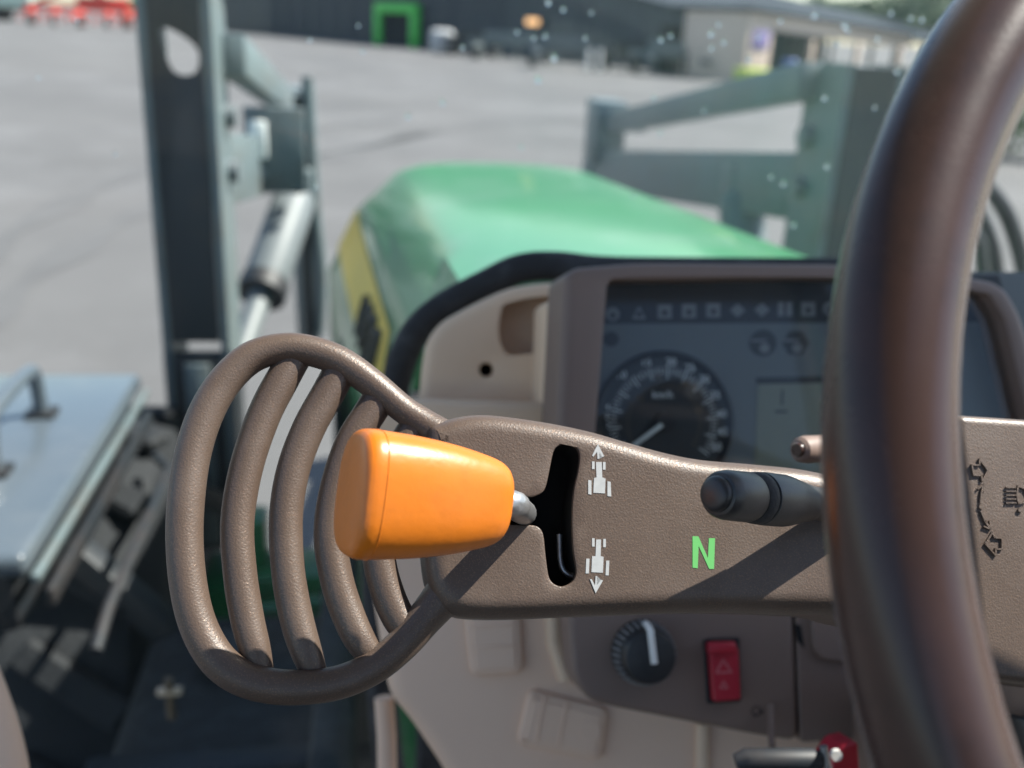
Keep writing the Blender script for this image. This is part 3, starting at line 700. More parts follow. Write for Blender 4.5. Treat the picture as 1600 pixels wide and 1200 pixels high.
for q in (h0, h1): box('handle_foot', q+Vector((0, 0, .004)), (.05, .045, .012), M['black'], tb, None, .003)
bar('bracket', (-.86, 1.9, 1.08), (-.70, 2.1, .9), .04, .05, M['dark_and_unlit'], tb); bar('bracket', (-.9, 1.6, 1.08), (-.55, 1.55, .72), .05, .05, M['dark_and_unlit'], tb)

# chassis side: black tank, green brackets
tk = thing('side_tank', 'black plastic tank below the left of the bonnet', 'tank', (-.55, 1.35, .5))
box('tank_body', (-.57, 1.32, .72), (.42, .62, .42), M['rubber'], tk, None, .06, 3); box('tank_strap', (-.57, 1.2, .735), (.44, .05, .42), M['dark_and_unlit'], tk, None, .01); lathe('filler_cap', (-.62, 1.45, .925), (0, 0, 1), [(0, 0), (0, .05), (.04, .05), (.045, 0)], M['black'], tk, 20)
cb = thing('chassis_bracket', 'green chassis bracket seen between the guard bars', 'bracket', (-.5, 1.85, .8))
box('plate', PY(470, 900, 1.8)+Vector((.02, 0, -.005)), (.22, .12, .08), M['dgreen'], cb, None, .01); box('upright', PY(402, 880, 1.82)+Vector((0, 0, .02)), (.05, .08, .20), M['dgreen'], cb, None, .01)
tube('cross_pipe', [PY(395, 958, 1.7), PY(470, 945, 1.7), PY(520, 940, 1.7)], .018, M['dgreen'], cb); box('strut', PY(575, 1150, 1.5), (.05, .06, .55), M['dgreen'], cb, None, .008)
box('axle_beam', (-.4, 2.1, .62), (.75, .2, .22), M['dgreen'], cb, None, .03)
yv = PY(265, 1080, 1.15); vt = thing('drain_tap', 'small yellow tap with a pale lever low at the left', 'tap', yv-Vector((0, 0, .06)))
tube('stem', [yv+Vector((0, 0, .02)), yv-Vector((0, 0, .045))], .006, M['otick'], vt, 8); box('lever', yv, (.034, .012, .009), M['beige'], vt, None, .003)

stp = thing('added_dark_step', 'black slatted step added to darken the ground left of the cab', 'step', (-.75, 1.0, .4))  # platform added to darken the low left view
box('platform', (-.80, 1.02, .70), (.75, .55, .05), M['rubber'], stp, None, .01); box('side_panel', (-.42, 1.15, .85), (.06, .75, .55), M['rubber'], stp, None, .02)
for k in range(5): box('tread_bar', (-.80, .82+.1*k, .74), (.72, .03, .025), M['black'], stp, None, .006)
# ------------------------------------------------------------------ cab: windscreen with raindrops, roof, posts
ws = thing('windscreen', 'large dusty windscreen dotted with raindrops', 'windscreen', (0, 1.0, 1.0))
def wy(x, z): return .935 + .03*(z-1.7) - .12*x*x
nx, nz_ = 26, 14; V = []; Fc = []
for s_ in (0, .006):
    for i in range(nx+1):
        for k in range(nz_+1):
            x = -1.05+1.95*i/nx; z = .95+1.75*k/nz_; V.append((x, wy(x, z)+s_, z))
m1_ = (nx+1)*(nz_+1)
for i in range(nx):
    for k in range(nz_):
        a = i*(nz_+1)+k; q4 = (a, a+1, a+nz_+2, a+nz_+1); Fc.append(q4); Fc.append(tuple(m1_+j for j in q4[::-1]))
bd = [k for k in range(nz_+1)] + [i*(nz_+1)+nz_ for i in range(1, nx+1)] + [nx*(nz_+1)+k for k in range(nz_-1, -1, -1)] + [i*(nz_+1) for i in range(nx-1, 0, -1)]
for j in range(len(bd)): a, c = bd[j], bd[(j+1) % len(bd)]; Fc.append((a, m1_+a, m1_+c, c))
mesh_obj('glass_pane', V, Fc, M['glass'], ws)
def on_glass(px, py):
    v = ray(px, py); t = 1.0
    for _ in range(12): p = CAM+v*t; t += (wy(p.x, p.z)+.006-p.y)/v.y
    return CAM+v*t
dbase = bpy.data.meshes.new('raindrop'); bm = bmesh.new(); bmesh.ops.create_uvsphere(bm, u_segments=14, v_segments=9, radius=1); bm.to_mesh(dbase); bm.free(); dbase.materials.append(M['drop'])
for p in dbase.polygons: p.use_smooth = True
drops = [(1033, 62, 1.2), (1048, 56, 1), (1111, 53, 1.3), (1123, 38, 1), (1112, 75, 1.1), (1131, 66, 1.2), (1170, 92, 1.2), (924, 20, .9), (857, 4, 1.1), (866, 90, 1.4), (841, 125, 1.5), (852, 57, 1), (808, 50, 1), (834, 60, .9), (692, 160, 1.2), (638, 182, 1.1), (815, 230, 1), (484, 62, 1), (567, 80, .9), (723, 74, .9), (1289, 153, 1.3), (1293, 260, 1.2), (1205, 277, 1), (1224, 287, 1.2), (1240, 352, 1.2), (1022, 153, 1), (1032, 208, 1), (1100, 173, .9), (990, 305, 1), (1186, 58, 1), (1308, 68, 1), (1320, 40, 1.2), (1372, 60, 1.1), (1273, 24, 1.2), (1220, 32, 1), (1424, 28, 1), (1441, 30, 1), (1402, 112, 1.1), (1367, 168, .9), (493, 290, 1.1), (560, 40, .8), (915, 60, .9), (880, 15, 1.1), (1393, 20, 1), (120, 30, .9), (60, 120, .8), (180, 240, .8), (1325, 46, 1.1)]
for px, py, s_ in drops:
    o = bpy.data.objects.new('raindrop', dbase); COL.objects.link(o); p = on_glass(px, py); o.parent = ws
    r_ = .0019*s_; o.matrix_world = Matrix.Translation(p+Vector((0, r_*.28, 0)))@Matrix.Diagonal((r_*random.uniform(.8, 1.1), r_*.62, r_*random.uniform(1, 1.35), 1))
M['seat'] = mat('black seat cloth', (.02, .02, .022), .9, bump=.3, bscale=300)
st_ = thing('driver_seat', 'black driver seat behind the steering wheel', 'seat', (0, -.5, 1.02))
box('cushion', (0, -.42, 1.43), (.52, .50, .13), M['seat'], st_, None, .05, 3); box('backrest', (0, -.70, 1.82), (.50, .13, .72), M['seat'], st_, None, .05, 3); box('pedestal', (0, -.45, 1.19), (.36, .36, .34), M['rubber'], st_, None, .02)
fl = box('cab_floor', (0, -.12, .99), (1.56, 1.70, .06), M['rubber'], None, None, .01); tag(fl, kind='structure')
rw = box('cab_rear_wall', (0, -.98, 1.38), (1.50, .05, .72), M['rubber'], None, None, .01); tag(rw, kind='structure')
for sx, lb in ((-1, 'left'), (1, 'right')):
    fd = thing('wheel_fender', 'black inner rear fender on the '+lb+' of the seat', 'fender', (.62*sx, -.5, 1.02)); box('shell', (.62*sx, -.52, 1.34), (.30, .84, .64), M['rubber'], fd, None, .08, 4); box('armrest_top', (.62*sx, -.52, 1.675), (.26, .7, .03), M['brown'], fd, None, .01)
    ps = thing('cab_post', 'green rear '+lb+' post of the cab', 'post', (.77*sx, -.97, 1.0)); box('post_tube', (.77*sx, -.965, 1.83), (.07, .07, 1.6), M['dgreen'], ps, None, .012); box('post_trim', (.72*sx, -.94, 1.9), (.03, .05, 1.3), M['roof'], ps, None, .01)
rf = thing('cab_roof', 'beige lined tractor cab roof above the driver', 'cab roof', (0, -.2, 2.62)); 

SKX0, SKX1, SKY0, SKY1 = -.25, .74, -.5, .47  # unseen roof opening, edges set to light the console and shade the cluster
for nm, x0, x1, y0, y1 in (('front_headliner', -.80, .80, SKY1, .93), ('rear_headliner', -.80, .80, -1.0, SKY0), ('left_headliner', -.80, SKX0, SKY0+.002, SKY1-.002), ('right_headliner', SKX1, .80, SKY0+.002, SKY1-.002)):
    box(nm, ((x0+x1)/2, (y0+y1)/2, 2.69), (x1-x0, y1-y0, .12), M['roof'], rf, None, .008)
box('added_skylight', ((SKX0+SKX1)/2, (SKY0+SKY1)/2, 2.755), (SKX1-SKX0+.06, SKY1-SKY0+.06, .008), M['lens'], rf, None, .002)

# ------------------------------------------------------------------ steering column shroud (console)
CP = Plane(P(900, 820, .37), (0, -.82, .57))
sc_ = thing('steering_column_shroud', 'brown flaked plastic steering column arm with a lever slot and slatted guard', 'steering console', CP.at(1000, 960))
top_px = [(668, 668), (690, 655), (715, 647), (748, 643), (785, 645), (850, 654), (920, 668), (980, 685), (1040, 702), (1100, 714), (1180, 721), (1250, 728), (1300, 737), (1420, 758)]
bot_px = [(1420, 965), (1300, 962), (1200, 958), (1100, 957), (1000, 960), (900, 964), (800, 968), (745, 967), (715, 962), (690, 948), (672, 915), (664, 870), (660, 800), (661, 730)]
outl = spline(CP.uvs(top_px+bot_px), 5)
slot_px = [(872, 697), (884, 692), (896, 695), (904, 704), (906, 716), (903, 738), (898, 760), (895, 785), (894, 822), (896, 860), (900, 885), (900, 897), (894, 909), (880, 916), (869, 914), (860, 906), (856, 892), (852, 860), (850, 840), (846, 828), (836, 821), (815, 820), (785, 819), (768, 815), (760, 798), (766, 780), (785, 775), (815, 775), (834, 775), (848, 769), (854, 757), (859, 734), (865, 706)]
slot = spline(CP.uvs(slot_px), 3)
u0, v0 = CP.uv(1000, 830)
vb = CP.uv(1000, 960)[1]; vt_ = CP.uv(1000, 690)[1]
def shz(u, v):
    s_ = (v-vb)/(vt_-vb)              # 0 bottom .. 1 top
    return -.10*max(0, .10-s_)**2
slab('arm_shell', CP, outl, 0, .034, .0075, M['flake'], sc_, [slot], .0022, .004, shz, 7, .0007)
# slot liner: black walls and floor
sl_in = inset(ccw(dedupe(slot)), -.0012); n = len(sl_in); bm = bmesh.new()
A_ = [bm.verts.new(CP.w(u, v, -.0023)) for u, v in sl_in]; B_ = [bm.verts.new(CP.w(u, v, -.028)) for u, v in sl_in]
for i in range(n): bm.faces.new((A_[i], A_[(i+1) % n], B_[(i+1) % n], B_[i]))
bmesh.ops.triangulate(bm, faces=[bm.faces.new(B_)])
bm_obj('slot_liner', bm, M['void'], sc_)
tube('slot_spring', spline([tuple(CP.at(x, y, -.012)) for x, y in ((874, 835), (875, 870), (879, 888), (887, 897), (896, 900))], 4, False), .0012, M['steel'], sc_, 8)
# guard
k_ = lambda px, py, r: r*(CP.at(px, py)-CAM).dot(FW)/F_PX
gpx = [(712, 700), (688, 680), (660, 660), (628, 638), (580, 598), (530, 564), (480, 547), (435, 545), (390, 560), (350, 598), (320, 650), (300, 715), (290, 790), (289, 860), (297, 930), (313, 985), (340, 1030), (375, 1057), (420, 1071), (470, 1074), (530, 1066), (585, 1042), (630, 1005), (662, 968), (690, 935), (712, 910)]
gr_ = [30, 28, 24, 22.5, 23.5, 24.5, 25, 25, 26, 27, 28, 28.5, 29, 29, 29, 29, 29, 28.5, 28, 27.5, 27, 27, 27.5, 29, 33, 38]
def goff(px): return -.011 + .004*max(0, (660-px)/400)
gp = spline([(*CP.at(x, y, goff(x)), k_(x, y, r)) for (x, y), r in zip(gpx, gr_)], 5, False)
tube('guard_loop', [p[:3] for p in gp], [p[3] for p in gp], M['flake'], sc_, 20)
bars = [[(468, 548), (440, 595), (412, 650), (385, 730), (371, 815), (375, 895), (386, 965), (400, 1020), (414, 1070)],
        [(538, 567), (515, 610), (482, 670), (458, 735), (447, 805), (450, 890), (463, 965), (480, 1022), (500, 1073)],
        [(600, 610), (578, 645), (548, 695), (525, 765), (516, 835), (526, 905), (546, 965), (568, 1008), (596, 1040)],
        [(662, 650), (635, 690), (608, 745), (592, 810), (592, 870), (605, 925), (626, 970), (650, 990)]]
for bpts in bars:
    bp_ = spline([(*CP.at(x, y, goff(x)-.003-(.002 if y > 1030 else 0)), k_(x, y, 27 if 560 < y < 1000 else (24.5 if y < 1030 else 17))) for x, y in bpts], 5, False)
    tube('guard_bar', [p[:3] for p in bp_], [p[3] for p in bp_], M['flake'], sc_, 18)
# tractor symbols, arrows, letter
def rect(x0, y0, x1, y1, sk=0.0): return [(x0+sk, y0), (x1+sk, y0), (x1, y1), (x0, y1)]
def symb(name, polys, m, off=.0, t=.00018, pl=CP, parent=sc_): return decal(name, pl, [pl.uvs(p) for p in polys], off, t, m, parent)
def zc(px, py): return shz(*CP.uv(px, py))
fw_t = [[(931, 722), (940, 722), (941, 746), (946, 748), (945, 771), (927, 770), (928, 747), (932, 746)], rect(925, 721, 929, 733), rect(942, 722, 946, 734), [(919, 750), (924, 751), (924, 773), (919, 772)], [(949, 752), (954, 753), (955, 776), (949, 775)]]
ar_up = [[(934, 694), (944, 713), (941, 714), (936.3, 706), (936.2, 717), (933.5, 717), (932.8, 706), (927, 713.5), (925, 712)]]
bk_t = [[(931.5, 843), (939, 843), (938.5, 869), (943, 870), (942, 895), (924, 894), (925, 869), (930.5, 869)], rect(925, 841, 929, 854), rect(942.5, 842, 946.5, 855), [(916, 873), (921, 873), (920, 896), (915, 896)], [(947, 876), (952, 876), (951, 899), (946, 899)]]
ar_dn = [[(930.5, 900), (932.5, 900), (932, 915), (939, 906), (942, 907), (930.5, 927), (921.5, 905), (924.5, 905), (929.5, 915)]]
symb('forward_tractor_symbol', fw_t, M['silver'], .0); symb('forward_arrow_symbol', ar_up, M['silver'], .0)
symb('reverse_tractor_symbol', bk_t, M['silver'], zc(932, 880)-.00002); symb('reverse_arrow_symbol', ar_dn, M['silver'], zc(932, 912)-.00005, .0003)
symb('neutral_letter', [[(1082, 838), (1091, 838), (1106, 872), (1107.5, 841), (1117, 841), (1115.5, 889), (1108, 889), (1091.5, 853), (1090, 888), (1082, 887)]], M['nlit'], zc(1100, 865)-.0001, .00025)
# right-hand box of the shroud with raised lighting symbols
RP = Plane(CP.at(1550, 850, .004), (0, -.82, .57))
ro = rpoly(RP.uvs([(1494, 646), (1760, 664), (1760, 1090), (1552, 1062), (1534, 1015)]), .004)
slab('switch_box', RP, ro, 0, .06, .0035, M['flake'], sc_)
ra = stroke(RP.uvs([(1517, 727), (1529, 727), (1529, 718), (1542, 735), (1533, 752), (1532, 743), (1520, 743)]), .0006, True)
la = stroke(RP.uvs([(1564, 841), (1552, 840), (1549, 832), (1538, 850), (1554, 868), (1554, 858), (1564, 858)]), .0006, True)
sw1 = stroke(RP.uvs([(1531, 785), (1532, 770), (1535, 758)]), .0008)+stroke(RP.uvs([(1527, 764), (1535, 757), (1536, 768)]), .0006)
sw2 = stroke(RP.uvs([(1532, 800), (1538, 815), (1545, 826)]), .0008)+stroke(RP.uvs([(1536, 823), (1546, 827), (1545, 815)]), .0006)
def circ(px, py, r, n=12): return [(px+r*math.cos(2*math.pi*k/n), py+r*math.sin(2*math.pi*k/n)) for k in range(n)]
for nm, pg in (('right_turn_arrow', ra), ('left_turn_arrow', la), ('turn_lever_mark', sw1+sw2+[RP.uvs(circ(1532, 792, 4))])): decal(nm, RP, pg, 0, .0009, M['flake'], sc_)
hl = []
for k in range(5): hl += stroke(RP.uvs([(1571, 762+6*k), (1585, 762+6*k)]), .0005)
hl += stroke(RP.uvs([(1589, 760), (1600, 764), (1606, 775), (1600, 785), (1590, 787), (1587, 774)]), .0006, True)+[RP.uvs(circ(1593, 797, 4))]
decal('headlamp_mark', RP, hl, 0, .0009, M['flake'], sc_)
# column body behind
bar('column_tube', Vector((-.03, .30, 1.79)), Vector((-.03, .52, 1.5)), .07, .07, M['brown'], sc_, .02)

# ------------------------------------------------------------------ reverser lever
ka, kb = P(541, 763, .311), P(790, 786, .338)
kd = (kb-ka).normalized(); kl = (kb-ka).length
kv = (UP - kd*UP.dot(kd)).normalized(); kw = kd.cross(kv)
lv = thing('reverser_lever', 'orange lever knob on a steel rod in the console slot', 'lever', kb)
prof = [(0, 0.0), (.004, .52), (.012, .74), (.03, .90), (.06, .975), (.10, 1.0), (.2, .99), (.4, .955), (.6, .885), (.76, .80), (.88, .715), (.94, .63), (.975, .52), (.993, .36), (1, .0)]
tt = [p[0] for p in prof]; rr = [p[1] for p in prof]; NS, NT = 48, 46
ts = sorted(set([p[0] for p in prof] + list(np.linspace(0, 1, NT))+[.002, .008, .02, .045, .985, .998])); V = []; Fc = []
sp = spline(prof, 8, False); spx = np.array([p[0] for p in sp]); spy = np.array([p[1] for p in sp])
H0 = 98.5*.323/F_PX
for t in ts:
    t = float(t); s_ = float(np.interp(t, spx, spy)); c = ka+kd*kl*t
    cv = -.0012*(1-t) + 0.0*t
    for k in range(NS):
        a = 2*math.pi*k/NS; e = 2/2.9
        x = math.copysign(abs(math.cos(a))**e, math.cos(a)); y = math.copysign(abs(math.sin(a))**e, math.sin(a))
        hv = H0*s_; hw = H0*.74*s_
        V.append(c + kv*(y*hv+cv) + kw*x*hw)
for i in range(len(ts)-1):
    for k in range(NS): Fc.append((i*NS+k, i*NS+(k+1) % NS, (i+1)*NS+(k+1) % NS, (i+1)*NS+k))
mesh_obj('knob', V, Fc, M['orange'], lv)
sm = float(np.interp(.135, spx, spy)); seam = []
for k in range(64):
    a = 2*math.pi*k/64; e = 2/2.9; x = math.copysign(abs(math.cos(a))**e, math.cos(a)); y = math.copysign(abs(math.sin(a))**e, math.sin(a))
    seam.append(ka+kd*kl*.135+kv*(y*H0*sm-.0012*.865)+kw*x*H0*.74*sm)
tube('mould_seam', seam, .00022, M['orange'], lv, 6, True)
rd0 = kb-kd*.01; rd1 = P(826, 800, .353); rd2 = CP.at(850, 800, -.02)
rp_ = spline([tuple(rd0), tuple(kb+kd*.003), tuple(P(811, 796, .352)), tuple(CP.at(819, 801, -.004)), tuple(CP.at(819, 803, -.026))], 5, False)
tube('rod', rp_, [.0048]*len(rp_), M['steel'], lv, 16)

# ------------------------------------------------------------------ indicator stalk
sa_, sb_ = P(1112, 771, .326), P(1290, 789, .372); sd = (sb_-sa_).normalized(); sL = (sb_-sa_).length
st = thing('indicator_stalk', 'black indicator stalk with a push button tip below the cluster', 'stalk', CP.at(1400, 800))
def sp_(prof): return [(t*sL, r) for t, r in prof]
lathe('push_button', sa_, sd, [(0, 0), (.0002, .0042), (.0007, .0054), (.0016, .0061), (.003, .0063), (.004, .0063), (.004, 0)], M['black'], st, 36)
lathe('tip_cap', sa_, sd, sp_([(.045, 0), (.045, .0066), (.05, .0074), (.07, .0082), (.11, .0087), (.28, .0089), (.305, .0084), (.31, .0074), (.31, 0)]), M['black'], st, 40)
lathe('collar_ring', sa_, sd, sp_([(.31, 0), (.31, .0084), (.33, .0092), (.37, .0094), (.385, .0088), (.39, .0076), (.39, 0)]), M['rubber'], st, 40)
lathe('barrel', sa_, sd, sp_([(.385, 0), (.385, .0086), (.39, .0094), (.42, .0096), (.58, .0096), (.62, .0093), (.70, .0083), (.78, .0074), (.82, .0071), (.83, .0067), (1.0, .0064), (1.5, .0064), (1.5, 0)]), M['black'], st, 40)
tl_ = thing('small_lever', 'small brown lever knob behind the console by the wheel rim', 'lever', P(1300, 700, .46))
lathe('knob', P(1246, 703, .45), P(1340, 698, .475)-P(1246, 703, .45), [(0, 0), (.0005, .0045), (.002, .006), (.006, .0066), (.03, .0064), (.03, 0)], M['brown'], tl_, 24); lathe('rod', P(1246, 703, .45), P(1340, 698, .475)-P(1246, 703, .45), [(.028, 0), (.028, .004), (.09, .004), (.09, 0)], M['black'], tl_, 16)
lathe('end_cap', P(1244, 703, .449), P(1340, 698, .475)-P(1246, 703, .45), [(0, 0), (0, .003), (.001, .0036), (.002, .0036), (.002, 0)], M['rim'], tl_, 16)

# ------------------------------------------------------------------ steering wheel
WC = Vector((-.035, .1855, 1.888)); tau = .9884; waz = -.0323; WR_ = .2144
wu = Vector((math.sin(waz)*math.cos(tau), math.cos(waz)*math.cos(tau), math.sin(tau))); wv = Vector((-math.cos(waz), math.sin(waz), 0)); wnn = wu.cross(wv); wnn = wnn if wnn.y < 0 else -wnn
sw_ = thing('steering_wheel', 'glossy dark brown steering wheel rim at the right', 'steering wheel', WC)
ring = [WC+WR_*(math.cos(float(a))*wv+math.sin(a)*wu) for a in np.linspace(0, 2*math.pi, 120, endpoint=False)]
tube('rim', ring, .0155, M['rim'], sw_, 28, True)
for k, a in enumerate((math.radians(205), math.radians(262))):
    d = math.cos(a)*wv+math.sin(a)*wu; bar('spoke', WC+d*.03-wnn*.02, WC+d*WR_, .035, .014, M['rim'], sw_, .005, wnn)
lathe('hub', WC-wnn*.04, wnn, [(0, 0), (0, .04), (.02, .055), (.035, .05), (.042, .03), (.044, 0)], M['rim'], sw_, 36)

# ------------------------------------------------------------------ instrument cluster
IP = Plane(P(945, 560, .635), (0, -.93, .36))
ic = thing('instrument_cluster', 'brown framed instrument cluster with a round speedometer behind the console', 'instrument cluster', IP.at(1200, 790))
bo = rpoly(IP.uvs([(882, 432), (900, 417), (1000, 409), (1310, 411), (1500, 428), (1572, 442), (1600, 490), (1660, 700), (1660, 830), (868, 830), (868, 700)]), .012)
bh = rpoly(IP.uvs([(950, 437), (1300, 432), (1500, 448), (1545, 458), (1570, 500), (1618, 700), (1618, 790), (922, 790)]), .006)
slab('bezel', IP, bo, 0, .055, .008, M['brown'], ic, [bh], .03, None, None, 6, .0025)
GO = -.028
def iuv(px, py): return IP.uv(px, py, GO)
gp_ = [iuv(*p) for p in ((925, 425), (1640, 425), (1640, 800), (900, 800))]
decal('gauge_face', IP, [gp_], GO-.004, .004, M['gauge'], ic)
decal('warning_strip', IP, [[iuv(*p) for p in ((930, 430), (1560, 430), (1580, 503), (925, 506))]], GO, .0006, M['gblack'], ic)
def ik(*pp): return [iuv(*p) for p in pp]
kk = .66/F_PX
def icon(px, py, shape):
    s_ = 11
    if shape == 0: return [ik((px, py-s_), (px+s_, py+s_*.9), (px-s_, py+s_*.9))]
    if shape == 1: return [ik((px-s_, py-s_), (px+s_, py-s_), (px+s_, py+s_), (px-s_, py+s_))]
    if shape == 2: return [[iuv(*q) for q in circ(px, py, s_)]]
    if shape == 3: return [ik((px, py-s_), (px+s_*1.1, py), (px, py+s_), (px-s_*1.1, py))]
    return [ik((px-s_, py-s_), (px-s_*.2, py-s_), (px-s_*.2, py+s_), (px-s_, py+s_)), ik((px+s_*.2, py-s_), (px+s_, py-s_), (px+s_, py+s_), (px+s_*.2, py+s_))]
for (px, py), shp in zip(((957, 491), (998, 489), (1038, 487), (1076, 486), (1114, 485), (1152, 485), (1190, 484), (1226, 483), (1262, 483), (1296, 482)), (2, 0, 1, 1, 1, 3, 3, 4, 1, 2)):
    wi = decal('warning_symbol', IP, icon(px, py, shp), GO+.0006, .0002, M['icon'], ic)
    if shp in (0, 1, 2): decal('symbol_centre', IP, [[iuv(*q) for q in circ(px, py+2, 4.5)]], GO+.0008, .0001, M['gblack'], wi)
# dial
DC = (1037, 661); dc = IP.w(*iuv(*DC), GO); DR = 108*kk
bm = bmesh.new()
def dpt(r, a): return (iuv(*DC)[0]+r*math.cos(a), iuv(*DC)[1]+r*math.sin(a))
dial = decal('speedometer_dial', IP, [[dpt(DR, 2*math.pi*k/64) for k in range(64)]], GO, .0006, M['dial'], ic)
tube('dial_ring', [IP.w(*dpt(DR*1.02, 2*math.pi*k/72), GO+.0015) for k in range(72)], .0022, M['gblack'], dial, 10, True)
tk_ = []
for k in range(61):
    a = math.radians(205-240*k/60); L_ = .16 if k % 5 == 0 else .10; tk_ += stroke([dpt(DR*(.82-L_), a), dpt(DR*.82, a)], .00045 if k % 5 else .0007)
decal('tick_marks', IP, tk_, GO+.0006, .0001, M['ticks'], dial)
tk_ = []
for k in range(31):
    a = math.radians(205-240*k/30); tk_ += stroke([dpt(DR*.52, a), dpt(DR*.58, a)], .0005)
decal('inner_tick_marks', IP, tk_, GO+.0006, .0001, M['otick'], dial)
for s_, (px, py) in zip(('10', '15', '20', '25', '30', '35', '40', '45', '50'), ((970, 586), (1009, 566), (1048, 566), (1078, 575), (1100, 593), (1117, 618), (1127, 647), (1129, 675), (1119, 699))):
    text('dial_numeral', s_, IP.w(*iuv(px, py), GO+.0007), IP.a, IP.b, .0078, M['ticks'], dial, .0001)
for s_, (px, py) in zip(('4', '2', '1'), ((949, 636), (948, 650), (950, 664))): text('dial_numeral', s_, IP.w(*iuv(px, py), GO+.0007), IP.a, IP.b, .006, M['ticks'], dial, .0001)
for s_, (px, py) in zip(('10', '15', '20', '25'), ((1000, 622), (1028, 590), (1070, 600), (1092, 640))): text('inner_numeral', s_, IP.w(*iuv(px, py), GO+.0007), IP.a, IP.b, .0055, M['otick'], dial, .0001)
text('unit_label', 'km/h', IP.w(*iuv(1035, 617), GO+.0007), IP.a, IP.b, .0075, M['ticks'], dial, .0001)
a0 = IP.w(*iuv(1032, 663), GO+.004); a1 = IP.w(*iuv(965, 712), GO+.004)
bar('needle', a0, a1, .0028, .001, M['needle'], dial, .0003, IP.n); lathe('needle_hub', IP.w(*iuv(*DC), GO+.0005), IP.n, [(0, 0), (0, .0075), (.003, .0072), (.0032, 0)], M['gblack'], dial, 24)
lcd = decal('display', IP, [ik((1184, 600), (1420, 596), (1420, 745), (1178, 745))], GO, .0005, M['lcd'], ic)
decal('display_border', IP, [ik((1180, 590), (1420, 586), (1420, 596), (1184, 600))], GO, .0008, M['gblack'], lcd)
decal('display_icon', IP, stroke(ik((1222, 610), (1221, 632)), .0014)+stroke(ik((1212, 643), (1228, 643)), .0016), GO+.0005, .0001, M['dial'], lcd)
for (px, py), nn in (((1192, 536), 16), ((1243, 536), 6)):
    lt = decal('indicator_light', IP, [[iuv(*q) for q in circ(px, py, 21, nn)]], GO, .0008, M['dial'], ic); decal('light_symbol', IP, stroke(ik((px-18, py-4), (px+3, py-4)), .0016)+[[iuv(*q) for q in circ(px+2, py+8, 8)]], GO+.0008, .0001, M['icon'], lt)
decal('sensor_patch', IP, [[iuv(*q) for q in circ(955, 530, 12)]], GO, .0007, M['gblack'], ic)
lo_ = inset(ccw(dedupe(bh)), -.002); decal('cover_lens', IP, [lo_], -.012, .0015, M['lens'], ic)

# ------------------------------------------------------------------ switch panel below
SP = Plane(P(1050, 1050, .60), (0, -.9, .43))
spn = thing('switch_panel', 'brown switch panel with a rotary knob and red hazard switch', 'switch panel', SP.at(1100, 1150))
so_ = rpoly(SP.uvs([(880, 850), (1236, 850), (1248, 1160), (1180, 1149), (960, 1106), (920, 1096), (896, 1060), (890, 990)]), .008)
slab('left_panel', SP, so_, 0, .03, .004, M['brown'], spn)
so2 = rpoly(SP.uvs([(1240, 850), (1520, 850), (1520, 1140), (1400, 1150), (1252, 1162)]), .004)
slab('right_panel', SP, so2, -.001, .03, .002, M['brown'], spn)
slab('small_flap', SP, rpoly(SP.uvs([(1263, 930), (1340, 930), (1340, 1036), (1282, 1030), (1268, 1012)]), .006), .003, .008, .0015, M['brown'], spn)
decal('flap_gap', SP, [SP.uvs([(1242, 975), (1252, 978), (1258, 1014), (1246, 1000)])], -.001, .0004, M['void'], spn)
ks = SP.k(1000, 1015); kc = SP.at(1003, 1018)
rk = lathe('rotary_knob', kc, SP.n, [(0, 0), (0, 50*ks), (.004, 49*ks), (.012, 45*ks), (.014, 43*ks), (.0185, 40*ks), (.020, 38*ks), (.0205, 34*ks), (.0205, 0)], M['black'], spn, 48)
for k in range(30):
    a = 2*math.pi*k/30; d = SP.a*math.cos(a)+SP.b*math.sin(a); tube('grip_rib', [kc+d*(49.0*ks)+SP.n*.003, kc+d*(44*ks)+SP.n*.0135], .00085, M['rib'], rk, 6)
tube('pointer', spline([tuple(kc+SP.b*(47*ks)+SP.n*.010), tuple(kc+SP.b*(42*ks)+SP.n*.0185), tuple(kc+SP.b*(34*ks)+SP.n*.0208), tuple(kc+SP.b*(-8*ks)+SP.a*(4*ks)+SP.n*.0208)], 4, False), .0021, M['white'], rk, 8)
hz_ = slab('hazard_switch', SP, rpoly(SP.uvs([(1103, 1012), (1148, 1010), (1152, 1090), (1110, 1093)]), .0015), .0065, .0065, .0012, M['red'], spn)
slab('switch_rim', SP, rpoly(SP.uvs([(1098, 998), (1155, 996), (1157, 1096), (1104, 1099)]), .0015), .0012, .004, .0006, M['gblack'], spn)
bar('rocker_ridge', SP.at(1104, 1012, .0075), SP.at(1149, 1011, .0075), .007, .0055, M['red'], hz_, .0015, SP.n)
decal('hazard_triangle', SP, stroke([SP.uv(x, y, .0066) for x, y in ((1130, 1031), (1143, 1050), (1119, 1051))], .0009, True), .0065, .0002, M['redpale'], hz_)
decal('hazard_dot', SP, stroke([SP.uv(x, y, .0066) for x, y in ((1131, 1065), (1137, 1075), (1125, 1075))], .0008, True), .0065, .0002, M['redpale'], hz_)
decal('fan_mark', SP, stroke(SP.uvs([(1187, 1106), (1180, 1103), (1174, 1110), (1178, 1118), (1186, 1117)]), .0007)+[SP.uvs(circ(1189, 1112, 3))], 0, .0002, M['gblack'], spn)
tube('toggle_stem', [SP.at(1204, 1100, .004), SP.at(1205, 1150, .012), SP.at(1207, 1168, .02)], .0022, M['brown'], spn, 8)
